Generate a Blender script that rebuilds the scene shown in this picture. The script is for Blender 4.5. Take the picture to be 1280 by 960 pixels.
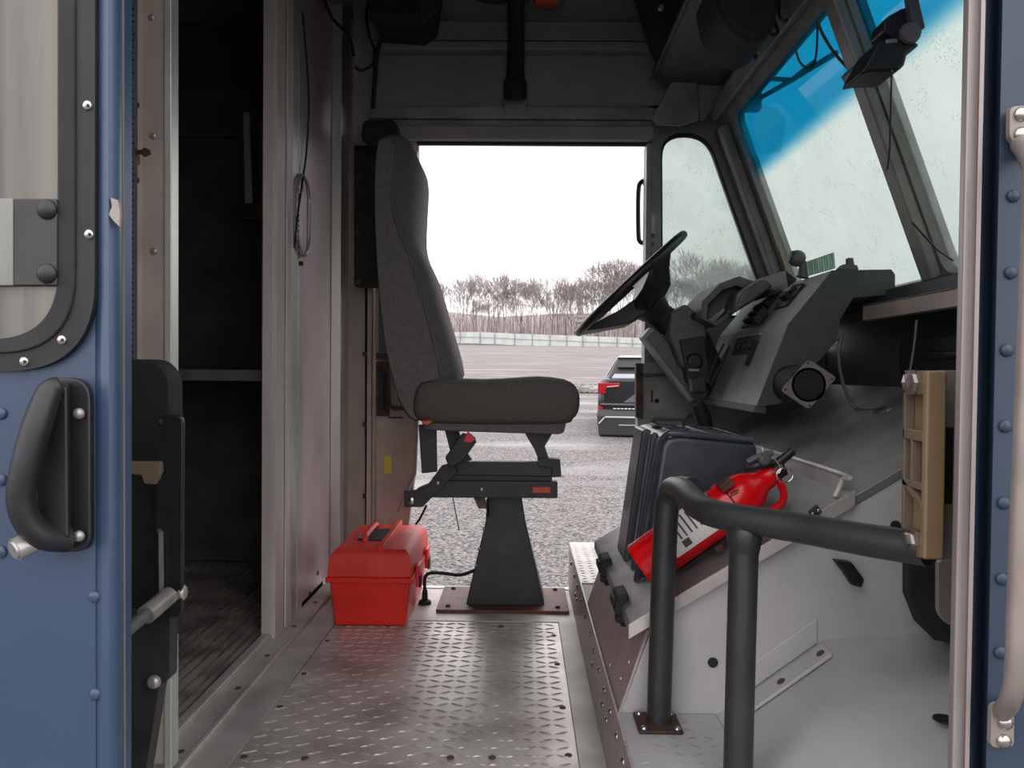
import bpy, bmesh, math, random
from mathutils import Vector, Matrix
random.seed(7)
S = bpy.context.scene
for o in list(bpy.data.objects): bpy.data.objects.remove(o)
C = S.collection

# ---------------------------------------------------------------- camera, sky, exposure
F = 960.0
CAMZ = 0.878
cam_d = bpy.data.cameras.new('camera'); cam = bpy.data.objects.new('camera', cam_d); C.objects.link(cam)
cam_d.sensor_width = 36; cam_d.lens = 27.0; cam_d.clip_start = 0.02; cam_d.clip_end = 2000
YAW = math.atan(12 / F); PITCH = -math.atan(15 / F); ROLL = math.radians(0.5)
Rz = Matrix.Rotation(YAW, 3, 'Z'); Rx = Matrix.Rotation(math.pi / 2 + PITCH, 3, 'X'); Rr = Matrix.Rotation(ROLL, 3, 'Z')
RC = Rz @ Rx @ Rr
cam.matrix_world = Matrix.Translation((0, 0, CAMZ)) @ RC.to_4x4()
S.camera = cam
S.view_settings.view_transform = 'Standard'; S.view_settings.look = 'None'
S.view_settings.exposure = 1.4; S.view_settings.gamma = 1.0; S.view_settings.use_curve_mapping = False
w = bpy.data.worlds.new('overcast_sky'); S.world = w; w.use_nodes = True
nt = w.node_tree; bg = nt.nodes['Background']
tc = nt.nodes.new('ShaderNodeTexCoord'); sep = nt.nodes.new('ShaderNodeSeparateXYZ'); rmp = nt.nodes.new('ShaderNodeValToRGB')
nt.links.new(tc.outputs['Generated'], sep.inputs[0]); nt.links.new(sep.outputs['Z'], rmp.inputs[0])
rmp.color_ramp.elements[0].position = 0.0; rmp.color_ramp.elements[0].color = (0.80, 0.755, 0.77, 1)
rmp.color_ramp.elements[1].position = 0.35; rmp.color_ramp.elements[1].color = (1.0, 0.98, 1.0, 1)
nt.links.new(rmp.outputs[0], bg.inputs[0]); bg.inputs[1].default_value = 1.0

# ---------------------------------------------------------------- point helpers
def ray(px, py):
    return RC @ Vector(((px - 640) / F, -(py - 480) / F, -1))
def P(px, py, D):                       # point seen at a pixel, on the plane y = D
    r = ray(px, py); t = D / r.y
    return Vector((r.x * t, D, CAMZ + r.z * t))
def PX(px, py, x):
    r = ray(px, py); t = x / r.x
    return Vector((x, r.y * t, CAMZ + r.z * t))
def PZ(px, py, z):
    r = ray(px, py); t = (z - CAMZ) / r.z
    return Vector((r.x * t, r.y * t, z))

# ---------------------------------------------------------------- materials
def lin(c):
    return tuple(((v / 255) / 12.92 if v / 255 <= 0.04045 else ((v / 255 + 0.055) / 1.055) ** 2.4) for v in c)
def mat(name, rgb, rough=0.5, metal=0.0, rgb2=None, scale=8.0, bump=0.0, bscale=60.0, stretch=None, lo=0.4, hi=0.65, spec=0.5, detail=5, mindist=0.002):
    m = bpy.data.materials.new(name); m.use_nodes = True
    n = m.node_tree.nodes; l = m.node_tree.links; b = n['Principled BSDF']
    b.inputs['Base Color'].default_value = (*lin(rgb), 1); b.inputs['Roughness'].default_value = rough
    b.inputs['Metallic'].default_value = metal; b.inputs['Specular IOR Level'].default_value = spec
    t = n.new('ShaderNodeTexCoord'); mp = n.new('ShaderNodeMapping'); l.new(t.outputs['Object'], mp.inputs[0])
    if stretch: mp.inputs['Scale'].default_value = stretch
    if rgb2:
        no = n.new('ShaderNodeTexNoise'); no.inputs['Scale'].default_value = scale; no.inputs['Detail'].default_value = detail
        l.new(mp.outputs[0], no.inputs['Vector']); r = n.new('ShaderNodeValToRGB')
        r.color_ramp.elements[0].position = lo; r.color_ramp.elements[0].color = (*lin(rgb), 1)
        r.color_ramp.elements[1].position = hi; r.color_ramp.elements[1].color = (*lin(rgb2), 1)
        l.new(no.outputs[0], r.inputs[0]); l.new(r.outputs[0], b.inputs['Base Color'])
    if bump:
        n2 = n.new('ShaderNodeTexNoise'); n2.inputs['Scale'].default_value = bscale; n2.inputs['Detail'].default_value = 4
        l.new(mp.outputs[0], n2.inputs['Vector']); bp = n.new('ShaderNodeBump'); bp.inputs['Strength'].default_value = bump
        bp.inputs['Distance'].default_value = mindist; l.new(n2.outputs[0], bp.inputs['Height']); l.new(bp.outputs[0], b.inputs['Normal'])
    return m
M = {}
M['alu'] = mat('worn_aluminium', (200, 194, 190), 0.5, 0.35, (172, 166, 162), 6, 0.15, 90)
M['alu_floor'] = mat('scuffed_aluminium', (206, 198, 194), 0.36, 0.45, (168, 158, 152), 5, 0.2, 60)
M['alu_lid'] = mat('dull_lid_aluminium', (150, 146, 146), 0.45, 0.5, (120, 116, 118), 7, 0.12, 60)
M['alu_brushed'] = mat('brushed_aluminium', (184, 172, 170), 0.4, 0.5, (150, 140, 138), 9, 0.15, 80, (1, 14, 1))
M['grey_side'] = mat('grey_painted_metal', (186, 184, 184), 0.6, 0.05, (166, 164, 164), 3.5, 0.08, 70)
M['cream'] = mat('cream_painted_metal', (178, 166, 156), 0.55, 0.1, (156, 145, 136), 5, 0.05, 60)
M['bulk'] = mat('bulkhead_metal', (212, 198, 198), 0.4, 0.55, (188, 172, 174), 3, 0.05, 60, (1, 1, 0.4))
M['strip'] = mat('pale_strip_metal', (206, 210, 204), 0.38, 0.5, (176, 180, 174), 6, 0, 60, (1, 1, 0.3))
M['roofgrey'] = mat('roof_grey_paint', (138, 133, 134), 0.55, 0.1, (122, 118, 120), 3)
M['framegrey'] = mat('windscreen_frame_paint', (134, 136, 130), 0.5, 0.15, (112, 112, 108), 9)
M['bluepaint'] = mat('blue_van_paint', (54, 72, 96), 0.35, 0.0, (48, 65, 88), 2)
M['bluedark'] = mat('dull_blue_paint', (46, 62, 80), 0.45, 0.0, (42, 56, 74), 3)
M['black'] = mat('black_plastic', (24, 24, 27), 0.45, 0, (31, 31, 34), 20)
M['blackmat'] = mat('matt_black_rubber', (22, 22, 24), 0.75, 0, (29, 29, 31), 25)
M['steelblack'] = mat('black_painted_steel', (40, 41, 42), 0.45, 0.1, (52, 52, 53), 14, 0.1, 80)
M['dash'] = mat('charcoal_dash_plastic', (88, 88, 91), 0.5, 0, (76, 76, 79), 30, 0.1, 300)
M['dashdark'] = mat('charcoal_dash_side', (72, 76, 80), 0.55, 0, (64, 68, 72), 30)
M['console'] = mat('black_moulded_plastic', (52, 56, 64), 0.32, 0, (60, 64, 72), 40, 0.08, 400)
M['fabric'] = mat('charcoal_seat_fabric', (100, 96, 92), 0.95, 0, (84, 81, 78), 150, 0.5, 600, None, 0.3, 0.7, 0.2)
M['vinyl'] = mat('dark_grey_seat_vinyl', (104, 100, 98), 0.75, 0, (92, 89, 87), 60, 0.3, 500, spec=0.3)
M['red'] = mat('red_toolbox_plastic', (226, 44, 30), 0.42, 0, (206, 36, 26), 9)
M['redlid'] = mat('worn_red_lid_plastic', (222, 58, 46), 0.5, 0, (200, 40, 32), 9)
M['extred'] = mat('glossy_red_enamel', (214, 14, 22), 0.22, 0)
M['rust'] = mat('rusty_steel', (104, 58, 46), 0.55, 0.1, (66, 38, 32), 14, 0.4, 70)
M['rustdark'] = mat('dark_rusty_steel', (80, 56, 46), 0.7, 0.1, (40, 30, 26), 30, 0.3, 90)
M['screwrust'] = mat('rusted_screw_head', (96, 66, 50), 0.7, 0.2)
M['chrome'] = mat('bright_steel', (176, 170, 165), 0.22, 0.9)
M['silver'] = mat('satin_silver', (170, 166, 162), 0.35, 0.6, (150, 144, 140), 20)
M['doorstrip'] = mat('pale_door_edge', (216, 208, 202), 0.45, 0.15, (190, 182, 176), 5, 0, 60, (1, 1, 0.3))
M['casing'] = mat('charcoal_dash_panel', (134, 132, 132), 0.5, 0, (116, 114, 115), 12, 0.05, 200)
M['gasket'] = mat('black_window_gasket', (19, 19, 22), 0.6, 0, (26, 26, 29), 20)
M['tan'] = mat('tan_cast_plastic', (132, 112, 82), 0.5, 0, (118, 100, 74), 8)
M['tanshade'] = mat('brown_and_shaded_tan', (104, 90, 72), 0.6, 0, (92, 80, 64), 10)  # brown parts; on the latch block ribs, tan with the shade mixed in
M['white'] = mat('white_label', (225, 222, 218), 0.5)
M['label_ink'] = mat('label_ink', (70, 66, 66), 0.6)
M['orange'] = mat('orange_sticker', (205, 84, 50), 0.5)
M['yellow'] = mat('yellow_sticker', (196, 190, 60), 0.5)
M['brass'] = mat('old_brass', (150, 122, 70), 0.4, 0.7)
M['handrail'] = mat('satin_black_tube', (46, 46, 48), 0.42, 0.2, (54, 54, 56), 12, 0.15, 200)
M['post'] = mat('pale_post_paint', (144, 136, 132), 0.45, 0.25, (128, 118, 116), 6, 0, 60, (1, 1, 0.25))
M['grabbar'] = mat('worn_grey_grab_bar', (146, 136, 130), 0.45, 0.3, (128, 120, 114), 10)
M['greencloth'] = mat('green_ribbed_foam', (170, 200, 184), 0.8, 0, (140, 176, 158), 30)
M['cargo'] = mat('cargo_dark_lining', (80, 80, 82), 0.7, 0, (64, 64, 66), 5)
M['cargofloor'] = mat('cargo_ribbed_floor', (170, 160, 152), 0.5, 0.1, (118, 112, 108), 8)
M['bark'] = mat('haze_paled_bark', (150, 141, 138), 0.9, 0, (136, 127, 124), 1)  # distance haze is mixed into the bark colour
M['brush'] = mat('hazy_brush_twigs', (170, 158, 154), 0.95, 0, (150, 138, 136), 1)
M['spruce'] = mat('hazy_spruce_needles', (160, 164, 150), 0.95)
M['barrier'] = mat('white_barrier_concrete', (190, 194, 190), 0.7, 0, (174, 178, 176), 0.5)
M['barrierline'] = mat('grey_barrier_joint', (150, 154, 152), 0.7)
M['rock'] = mat('grey_rock', (150, 145, 140), 0.85, 0, (110, 106, 104), 2)
M['carpaint'] = mat('dark_car_paint', (26, 27, 32), 0.2, 0.2, spec=0.6)
M['carblack'] = mat('car_black_trim', (42, 43, 46), 0.5)
M['carglass'] = mat('car_rear_glass', (150, 152, 158), 0.08, 0.6)
M['taillight'] = mat('red_tail_lamp', (150, 18, 28), 0.2)
M['tyre'] = mat('tyre_rubber', (34, 34, 34), 0.8)
M['plate'] = mat('car_silver_trim', (190, 190, 192), 0.4, 0.3)

# gravel and asphalt, separated by a world position that follows the lot's edge
def ground_mat():
    m = bpy.data.materials.new('gravel_and_asphalt_lot'); m.use_nodes = True
    n = m.node_tree.nodes; l = m.node_tree.links; b = n['Principled BSDF']; b.inputs['Roughness'].default_value = 0.65
    t = n.new('ShaderNodeTexCoord'); se = n.new('ShaderNodeSeparateXYZ'); l.new(t.outputs['Object'], se.inputs[0])
    v = n.new('ShaderNodeTexVoronoi'); v.inputs['Scale'].default_value = 48; l.new(t.outputs['Object'], v.inputs['Vector'])
    bw = n.new('ShaderNodeRGBToBW'); l.new(v.outputs['Color'], bw.inputs[0])
    r = n.new('ShaderNodeValToRGB'); e = r.color_ramp.elements
    e[0].position = 0.12; e[0].color = (*lin((38, 34, 34)), 1); e[1].position = 0.85; e[1].color = (*lin((138, 131, 129)), 1)
    l.new(bw.outputs[0], r.inputs[0])
    no = n.new('ShaderNodeTexNoise'); no.inputs['Scale'].default_value = 0.5; no.inputs['Detail'].default_value = 4
    mp = n.new('ShaderNodeMapping'); mp.inputs['Scale'].default_value = (0.5, 1.6, 1); l.new(t.outputs['Object'], mp.inputs[0]); l.new(mp.outputs[0], no.inputs['Vector'])
    wet = n.new('ShaderNodeValToRGB'); wet.color_ramp.elements[0].position = 0.52; wet.color_ramp.elements[1].position = 0.66
    l.new(no.outputs[0], wet.inputs[0])
    asp = n.new('ShaderNodeValToRGB'); asp.color_ramp.elements[0].color = (*lin((100, 91, 89)), 1); asp.color_ramp.elements[1].color = (*lin((118, 109, 107)), 1)
    n3 = n.new('ShaderNodeTexNoise'); n3.inputs['Scale'].default_value = 0.06; l.new(t.outputs['Object'], n3.inputs['Vector']); l.new(n3.outputs[0], asp.inputs[0])
    wetm = n.new('ShaderNodeMixRGB'); wetm.inputs[2].default_value = (*lin((136, 130, 130)), 1)
    wm = n.new('ShaderNodeMath'); wm.operation = 'MULTIPLY'; wm.inputs[1].default_value = 0.35; l.new(wet.outputs[0], wm.inputs[0])
    l.new(wm.outputs[0], wetm.inputs[0]); l.new(r.outputs[0], wetm.inputs[1])
    g = n.new('ShaderNodeMath'); g.operation = 'GREATER_THAN'; g.inputs[1].default_value = 24.5; l.new(se.outputs['Y'], g.inputs[0])
    mx = n.new('ShaderNodeMixRGB'); l.new(g.outputs[0], mx.inputs[0]); l.new(wetm.outputs[0], mx.inputs[1]); l.new(asp.outputs[0], mx.inputs[2])
    l.new(mx.outputs[0], b.inputs['Base Color'])
    ro = n.new('ShaderNodeMapRange'); ro.inputs[3].default_value = 0.75; ro.inputs[4].default_value = 0.42
    l.new(wet.outputs[0], ro.inputs[0]); l.new(ro.outputs[0], b.inputs['Roughness'])
    bp = n.new('ShaderNodeBump'); bp.inputs['Strength'].default_value = 0.6; bp.inputs['Distance'].default_value = 0.02
    l.new(v.outputs['Distance'], bp.inputs['Height']); l.new(bp.outputs[0], b.inputs['Normal'])
    return m
M['ground'] = ground_mat()

def glass_mat(name, tint, band=False, z0=0, z1=0, fog=0.12, drops=True):
    m = bpy.data.materials.new(name); m.use_nodes = True
    n = m.node_tree.nodes; l = m.node_tree.links; n.clear()
    out = n.new('ShaderNodeOutputMaterial'); tr = n.new('ShaderNodeBsdfTransparent'); tl = n.new('ShaderNodeBsdfTranslucent')
    gl = n.new('ShaderNodeBsdfGlossy'); gl.inputs['Roughness'].default_value = 0.03
    mx = n.new('ShaderNodeMixShader'); mx2 = n.new('ShaderNodeMixShader'); fr = n.new('ShaderNodeValue'); fr.outputs[0].default_value = 0.035
    tr.inputs[0].default_value = (*tint, 1); tl.inputs[0].default_value = (tint[0], tint[1], tint[2], 1)
    t = n.new('ShaderNodeTexCoord')
    no = n.new('ShaderNodeTexNoise'); no.inputs['Scale'].default_value = 5; no.inputs['Detail'].default_value = 6; l.new(t.outputs['Object'], no.inputs['Vector'])
    r = n.new('ShaderNodeMapRange'); r.inputs[1].default_value = 0.35; r.inputs[2].default_value = 0.75; r.inputs[3].default_value = fog * 0.6; r.inputs[4].default_value = fog * 2.0
    l.new(no.outputs[0], r.inputs[0]); l.new(r.outputs[0], mx.inputs[0])
    if drops:
        vo = n.new('ShaderNodeTexVoronoi'); vo.inputs['Scale'].default_value = 120; l.new(t.outputs['Object'], vo.inputs['Vector'])
        lt = n.new('ShaderNodeMath'); lt.operation = 'LESS_THAN'; lt.inputs[1].default_value = 0.22; l.new(vo.outputs['Distance'], lt.inputs[0])
        n4 = n.new('ShaderNodeTexNoise'); n4.inputs['Scale'].default_value = 14; l.new(t.outputs['Object'], n4.inputs['Vector'])
        gt = n.new('ShaderNodeMath'); gt.operation = 'GREATER_THAN'; gt.inputs[1].default_value = 0.56; l.new(n4.outputs[0], gt.inputs[0])
        mu = n.new('ShaderNodeMath'); mu.operation = 'MULTIPLY'; l.new(lt.outputs[0], mu.inputs[0]); l.new(gt.outputs[0], mu.inputs[1])
        mc = n.new('ShaderNodeMixRGB'); mc.inputs[1].default_value = (*tint, 1); mc.inputs[2].default_value = (tint[0] * .62, tint[1] * .64, tint[2] * .62, 1)
        l.new(mu.outputs[0], mc.inputs[0]); col = mc.outputs[0]
    else:
        rg = n.new('ShaderNodeRGB'); rg.outputs[0].default_value = (*tint, 1); col = rg.outputs[0]
    if band:
        se = n.new('ShaderNodeSeparateXYZ'); l.new(t.outputs['Object'], se.inputs[0])
        mr = n.new('ShaderNodeMapRange'); mr.inputs[1].default_value = z0; mr.inputs[2].default_value = z1; mr.interpolation_type = 'SMOOTHSTEP'
        l.new(se.outputs['Z'], mr.inputs[0]); mb = n.new('ShaderNodeMixRGB'); mb.inputs[2].default_value = (0.05, 0.33, 0.445, 1)
        l.new(mr.outputs[0], mb.inputs[0]); l.new(col, mb.inputs[1]); col = mb.outputs[0]
    l.new(col, tr.inputs[0]); l.new(col, tl.inputs[0])
    l.new(tr.outputs[0], mx.inputs[1]); l.new(tl.outputs[0], mx.inputs[2])
    l.new(fr.outputs[0], mx2.inputs[0]); l.new(mx.outputs[0], mx2.inputs[1]); l.new(gl.outputs[0], mx2.inputs[2]); l.new(mx2.outputs[0], out.inputs[0])
    return m
M['glass'] = glass_mat('rainy_green_glass', (0.54, 0.585, 0.56), fog=0.16)
M['glass_band'] = glass_mat('rainy_windscreen_glass', (0.545, 0.59, 0.565), True, 1.600, 1.675, 0.12)
M['doorglass'] = mat('painted_reflection_glass', (112, 108, 100), 0.12, 0, (58, 60, 58), 1.6, stretch=(9, 1, 0.5), lo=0.42, hi=0.6)  # beige and dark streaks paint a blurred reflection into the glass

# ---------------------------------------------------------------- mesh helpers
def V(*a): return Vector(a)
class B:
    def __init__(s): s.v = []; s.f = []
    def add(s, vs, fs):
        o = len(s.v); s.v += [tuple(v) for v in vs]; s.f += [tuple(i + o for i in f) for f in fs]; return s
    def box(s, x0, x1, y0, y1, z0, z1):
        if x0 > x1: x0, x1 = x1, x0
        if y0 > y1: y0, y1 = y1, y0
        if z0 > z1: z0, z1 = z1, z0
        return s.add([(x0,y0,z0),(x1,y0,z0),(x1,y1,z0),(x0,y1,z0),(x0,y0,z1),(x1,y0,z1),(x1,y1,z1),(x0,y1,z1)],
                     [(0,3,2,1),(4,5,6,7),(0,1,5,4),(1,2,6,5),(2,3,7,6),(3,0,4,7)])
    def prism(s, pts, vec):
        n = len(pts); pts = [Vector(p) for p in pts]; vec = Vector(vec)
        return s.add(pts + [p + vec for p in pts], [tuple(range(n))[::-1], tuple(range(n, 2 * n))] + [(i, (i + 1) % n, n + (i + 1) % n, n + i) for i in range(n)])
    def pp(s, pix, D, th):                # pixel outline on plane y = D, thickness th away from the camera
        return s.prism([P(a, b, D) for a, b in pix], (0, th, 0))
    def ring(s, outer, inner, vec):
        n = len(outer); vec = Vector(vec)
        vs = [Vector(p) for p in outer] + [Vector(p) for p in inner]; vs = vs + [p + vec for p in vs]
        fs = []
        for i in range(n):
            j = (i + 1) % n
            fs += [(i, j, n + j, n + i), (2*n + i, 3*n + i, 3*n + j, 2*n + j), (i, 2*n + i, 2*n + j, j), (n + i, n + j, 3*n + j, 3*n + i)]
        return s.add(vs, fs)
    def loft(s, rings, cap=True):
        n = len(rings[0]); vs = [p for r in rings for p in r]; fs = []
        for k in range(len(rings) - 1):
            for i in range(n):
                j = (i + 1) % n; fs.append((k*n + i, k*n + j, (k+1)*n + j, (k+1)*n + i))
        if cap: fs += [tuple(range(n))[::-1], tuple(range((len(rings)-1)*n, len(rings)*n))]
        return s.add(vs, fs)
    def tube(s, pts, r, seg=10, flat=1.0):
        pts = [Vector(p) for p in pts]; n = len(pts); rs = r if isinstance(r, (list, tuple)) else [r] * n
        T = [(pts[min(i+1, n-1)] - pts[max(i-1, 0)]).normalized() for i in range(n)]
        up = Vector((0,0,1)) if abs(T[0].z) < 0.9 else Vector((1,0,0))
        a = T[0].cross(up).normalized(); rings = []
        for i in range(n):
            a = (a - T[i] * a.dot(T[i])).normalized(); b = T[i].cross(a)
            rings.append([pts[i] + (a * math.cos(2*math.pi*k/seg) + b * math.sin(2*math.pi*k/seg) * flat) * rs[i] for k in range(seg)])
        return s.loft(rings)
    def rev(s, p0, axis, prof, seg=20):
        p0 = Vector(p0); axis = Vector(axis).normalized(); up = Vector((0,0,1)) if abs(axis.z) < 0.9 else Vector((1,0,0))
        a = axis.cross(up).normalized(); b = axis.cross(a)
        return s.loft([[p0 + axis * t + (a * math.cos(2*math.pi*k/seg) + b * math.sin(2*math.pi*k/seg)) * max(r, 1e-4) for k in range(seg)] for t, r in prof])
    def sph(s, c, r, sc=(1,1,1), seg=12):
        c = Vector(c); rr = []
        for i in range(seg // 2 + 1):
            th = math.pi * i / (seg // 2); q = max(math.sin(th), 1e-3)
            rr.append([c + Vector((math.cos(2*math.pi*k/seg) * q * r * sc[0], math.sin(2*math.pi*k/seg) * q * r * sc[1], math.cos(th) * r * sc[2])) for k in range(seg)])
        return s.loft(rr)
    def bar(s, p0, p1, w, h, side=(0,1,0)):
        p0 = Vector(p0); p1 = Vector(p1); t = (p1 - p0).normalized(); a = Vector(side); a = (a - t * a.dot(t)).normalized(); b = t.cross(a)
        c = [a*w/2 + b*h/2, -a*w/2 + b*h/2, -a*w/2 - b*h/2, a*w/2 - b*h/2]
        return s.loft([[p0 + q for q in c], [p1 + q for q in c]])
def tag(o, label=None, cat=None, group=None, kind=None):
    if label: o['label'] = label
    if cat: o['category'] = cat
    if group: o['group'] = group
    if kind: o['kind'] = kind
    return o
def mk(name, b, m, parent=None, bevel=0.0, seg=2, smooth=False, sub=0, label=None):
    me = bpy.data.meshes.new(name); me.from_pydata(b.v, [], b.f); me.update()
    bm = bmesh.new(); bm.from_mesh(me); bmesh.ops.recalc_face_normals(bm, faces=bm.faces); bm.to_mesh(me); bm.free()
    me.materials.append(M[m] if isinstance(m, str) else m)
    o = bpy.data.objects.new(name, me); C.objects.link(o)
    if parent:
        o.parent = parent
        if parent.type == 'EMPTY': o.location = -parent.location
    if smooth or bevel or sub:
        for p in me.polygons: p.use_smooth = True
    if bevel:
        d = o.modifiers.new('bevel', 'BEVEL'); d.width = bevel; d.segments = seg; d.limit_method = 'ANGLE'; d.angle_limit = math.radians(40); d.harden_normals = True
    if sub:
        d = o.modifiers.new('sub', 'SUBSURF'); d.levels = sub; d.render_levels = sub
    if smooth and not bevel and not sub:
        for e in me.edges: pass
        try: me.set_sharp_from_angle(angle=math.radians(45))
        except Exception: pass
    if label: o['label'] = label
    return o
def thing(name, label, cat, loc=(0,0,0), group=None):
    o = bpy.data.objects.new(name, None); C.objects.link(o); o.location = loc; o.empty_display_size = 0.05
    return tag(o, label, cat, group)
def struct(name, b, m, bevel=0.0, label=None, parent=None):
    o = mk(name, b, m, parent, bevel)
    if not parent: o['kind'] = 'structure'
    if label: o['label'] = label
    return o
def clone(o, off, parent=None, label=None, group=None):
    c = o.copy(); C.objects.link(c)
    c.location = o.location + Vector(off) if parent is None else o.location
    if parent: c.parent = parent
    if label: c['label'] = label
    if group: c['group'] = group
    for ch in [x for x in list(C.objects) if x.parent == o and x is not c]: clone(ch, (0,0,0), c)
    return c
def rpoly(pts, rad, n=6):               # round the corners of a planar polygon of Vectors
    out = []; k = len(pts)
    for i in range(k):
        p = Vector(pts[i]); a = (Vector(pts[i-1]) - p); b = (Vector(pts[(i+1) % k]) - p)
        r = rad[i] if isinstance(rad, (list, tuple)) else rad
        r = min(r, a.length * 0.49, b.length * 0.49); A = p + a.normalized() * r; Bq = p + b.normalized() * r
        for j in range(n + 1):
            t = j / n; out.append(A * (1-t)**2 + p * 2*t*(1-t) + Bq * t*t)
    return out
def screw(parent, p, axis, r=0.008, m='silver', name='screw', h=0.003, label=None):
    a = Vector(axis).normalized(); return mk(name, B().rev(p, a, [(0, r), (h*0.6, r*0.9), (h, r*0.45), (h, 0)], 10), m, parent, smooth=True, label=label)
def smoothpath(pts, n=6):
    pts = [Vector(p) for p in pts]; out = []
    for i in range(len(pts) - 1):
        p0 = pts[max(i-1, 0)]; p1 = pts[i]; p2 = pts[i+1]; p3 = pts[min(i+2, len(pts)-1)]
        for j in range(n):
            t = j / n; out.append(0.5 * ((2*p1) + (p2-p0)*t + (2*p0-5*p1+4*p2-p3)*t*t + (3*p1-p0-3*p2+p3)*t**3))
    return out + [pts[-1]]

# ================================================================= THE SETTING
# outside ground: the lot rises gently away from the van
def gz(y): return -0.75 + 0.044 * (y - 0.0)
g = B(); xs = [-400, -60, -15, 0, 15, 60, 400]; ys = [-60, 0, 10, 24.5, 60, 120, 210, 400]
vs = [(x, y, gz(y) if y < 205 else gz(205)) for y in ys for x in xs]
fs = [(r*7 + c, r*7 + c + 1, (r+1)*7 + c + 1, (r+1)*7 + c) for r in range(len(ys)-1) for c in range(6)]
g.add(vs, fs); struct('ground', g, 'ground', label='grey gravel lot turning to asphalt further off')

X_SILL0, X_SILL1 = -0.83, -0.73
YF = 3.10                                 # inner face of the far door sill
ZP = 0.188                                # raised platform on the engine side
# floor
fl = struct('floor', B().box(-0.83, 0.2, 0.92, YF, -0.10, -0.004), 'alu_floor', label='worn aluminium cab floor')
treads = B(); treads.box(-0.636, 0.135, 0.93, 2.68, -0.004, 0.0)
sp = 0.038; k = 0
for i in range(int(0.771 / sp) + 1):
    for j in range(int(1.75 / sp)):
        x = -0.636 + 0.017 + i * sp; y = 0.945 + j * sp
        if x > 0.125: continue
        d = 1 if (i + j) % 2 else -1; L = 0.0195; wv = 0.0045; ca = math.cos(math.radians(24)); sa = math.sin(math.radians(24)) * d
        u = V(ca, sa, 0); q = V(-sa, ca, 0); c0 = V(x, y, 0.0)
        treads.add([c0 - u*L, c0 - q*wv, c0 + u*L, c0 + q*wv, c0 - u*L*0.45 + V(0,0,0.0026), c0 + u*L*0.45 + V(0,0,0.0026)],
                   [(0,1,4),(1,5,4),(1,2,5),(2,3,5),(3,4,5),(3,0,4)])
mk('tread_plate', treads, 'alu_floor', fl, label='diamond tread plate set in the cab floor')
mk('floor_strip', B().box(-0.73, -0.64, 0.93, YF, -0.004, 0.003), 'alu', fl, 0.001)
mk('floor_strip', B().box(0.137, 0.2, 0.93, 2.72, -0.004, 0.004), 'alu', fl, 0.001)
mk('sill_plate', B().box(-0.63, 0.2, 2.685, YF, -0.004, 0.002), 'alu', fl, 0.001)
mk('sill_edge', B().box(-0.83, 0.2, YF - 0.02, YF + 0.01, -0.05, 0.006), 'strip', fl, 0.002)
mk('floor_drop', B().box(-0.83, 0.2, 0.9, 0.93, -0.4, 0.0), 'alu', fl)
mk('door_track', B().box(-0.83, -0.80, 0.93, YF, -0.01, 0.028).box(-0.80, -0.735, 0.93, YF, -0.01, 0.010).box(-0.745, -0.73, 0.93, YF, 0.0, 0.015), 'alu', fl, 0.004)
for yy in (1.35, 1.72, 2.07, 2.31, 2.58, 2.85): screw(fl, (-0.70 if yy > 3 else -0.765, yy, 0.010), (0,0,1), 0.0085, 'screwrust', 'screw')
for yy in (1.40, 1.72, 1.98, 2.20, 2.47): screw(fl, (-0.622, yy, 0.0), (0,0,1), 0.009, 'screwrust', 'screw')
for yy in (1.45, 1.75, 2.00, 2.30, 2.55): screw(fl, (0.115, yy, 0.0), (0,0,1), 0.009, 'screwrust', 'screw')
for a, b in ((381, 948), (615, 947), (626, 783), (563, 947)): 
    p = PZ(a, b, 0.0015); screw(fl, p, (0,0,1), 0.009, 'screwrust', 'screw')
# raised platform, step wall and passenger toe board
pl = struct('floor', B().box(0.2, 0.40, 0.95, YF, -0.2, ZP), 'grey_side', 0.003, label='raised aluminium platform beside the engine cover')
mk('diamond_tread_top', B().box(0.2, 0.5, 2.50, YF, ZP, ZP + 0.004), 'alu_floor', pl)
tb = B()
for i in range(9):
    for j in range(17):
        x = 0.215 + i*0.034; y = 2.515 + j*0.034; d = 1 if (i + j) % 2 else -1; u = V(.88, .47*d, 0); q = V(-.47*d, .88, 0); c0 = V(x, y, ZP + 0.004)
        tb.add([c0 - u*.0135, c0 - q*.0035, c0 + u*.0135, c0 + q*.0035, c0 + V(0,0,.002)], [(0,1,4),(1,2,4),(2,3,4),(3,0,4)])
for i in range(5):
    for j in range(17):
        x = 0.225 + i*0.034; y = 1.0 + j*0.032; d = 1 if (i + j) % 2 else -1; u = V(.88, .47*d, 0); q = V(-.47*d, .88, 0); c0 = V(x, y, ZP)
        tb.add([c0 - u*.0135, c0 - q*.0035, c0 + u*.0135, c0 + q*.0035, c0 + V(0,0,.0018)], [(0,1,4),(1,2,4),(2,3,4),(3,0,4)])
mk('tread_bumps', tb, 'alu_floor', pl)
mk('step_face', B().box(0.196, 0.201, 1.0, 3.07, 0.0, ZP + 0.006), 'alu_brushed', pl, 0.001)
for i, yy in enumerate((1.42, 1.52, 1.63, 1.74, 1.86, 1.99, 2.12, 2.27, 2.42, 2.58, 2.72, 2.9)):
    screw(pl, (0.196, yy, 0.155), (-1,0,0), 0.0085, 'chrome', 'bolt', 0.006)
for yy in (1.70, 1.78, 2.02, 2.60, 2.66): screw(pl, (0.196, yy, 0.105), (-1,0,0), 0.0085, 'chrome', 'bolt', 0.006)
XC, ZC = 0.615, 0.345                     # crest of the toe board
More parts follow.
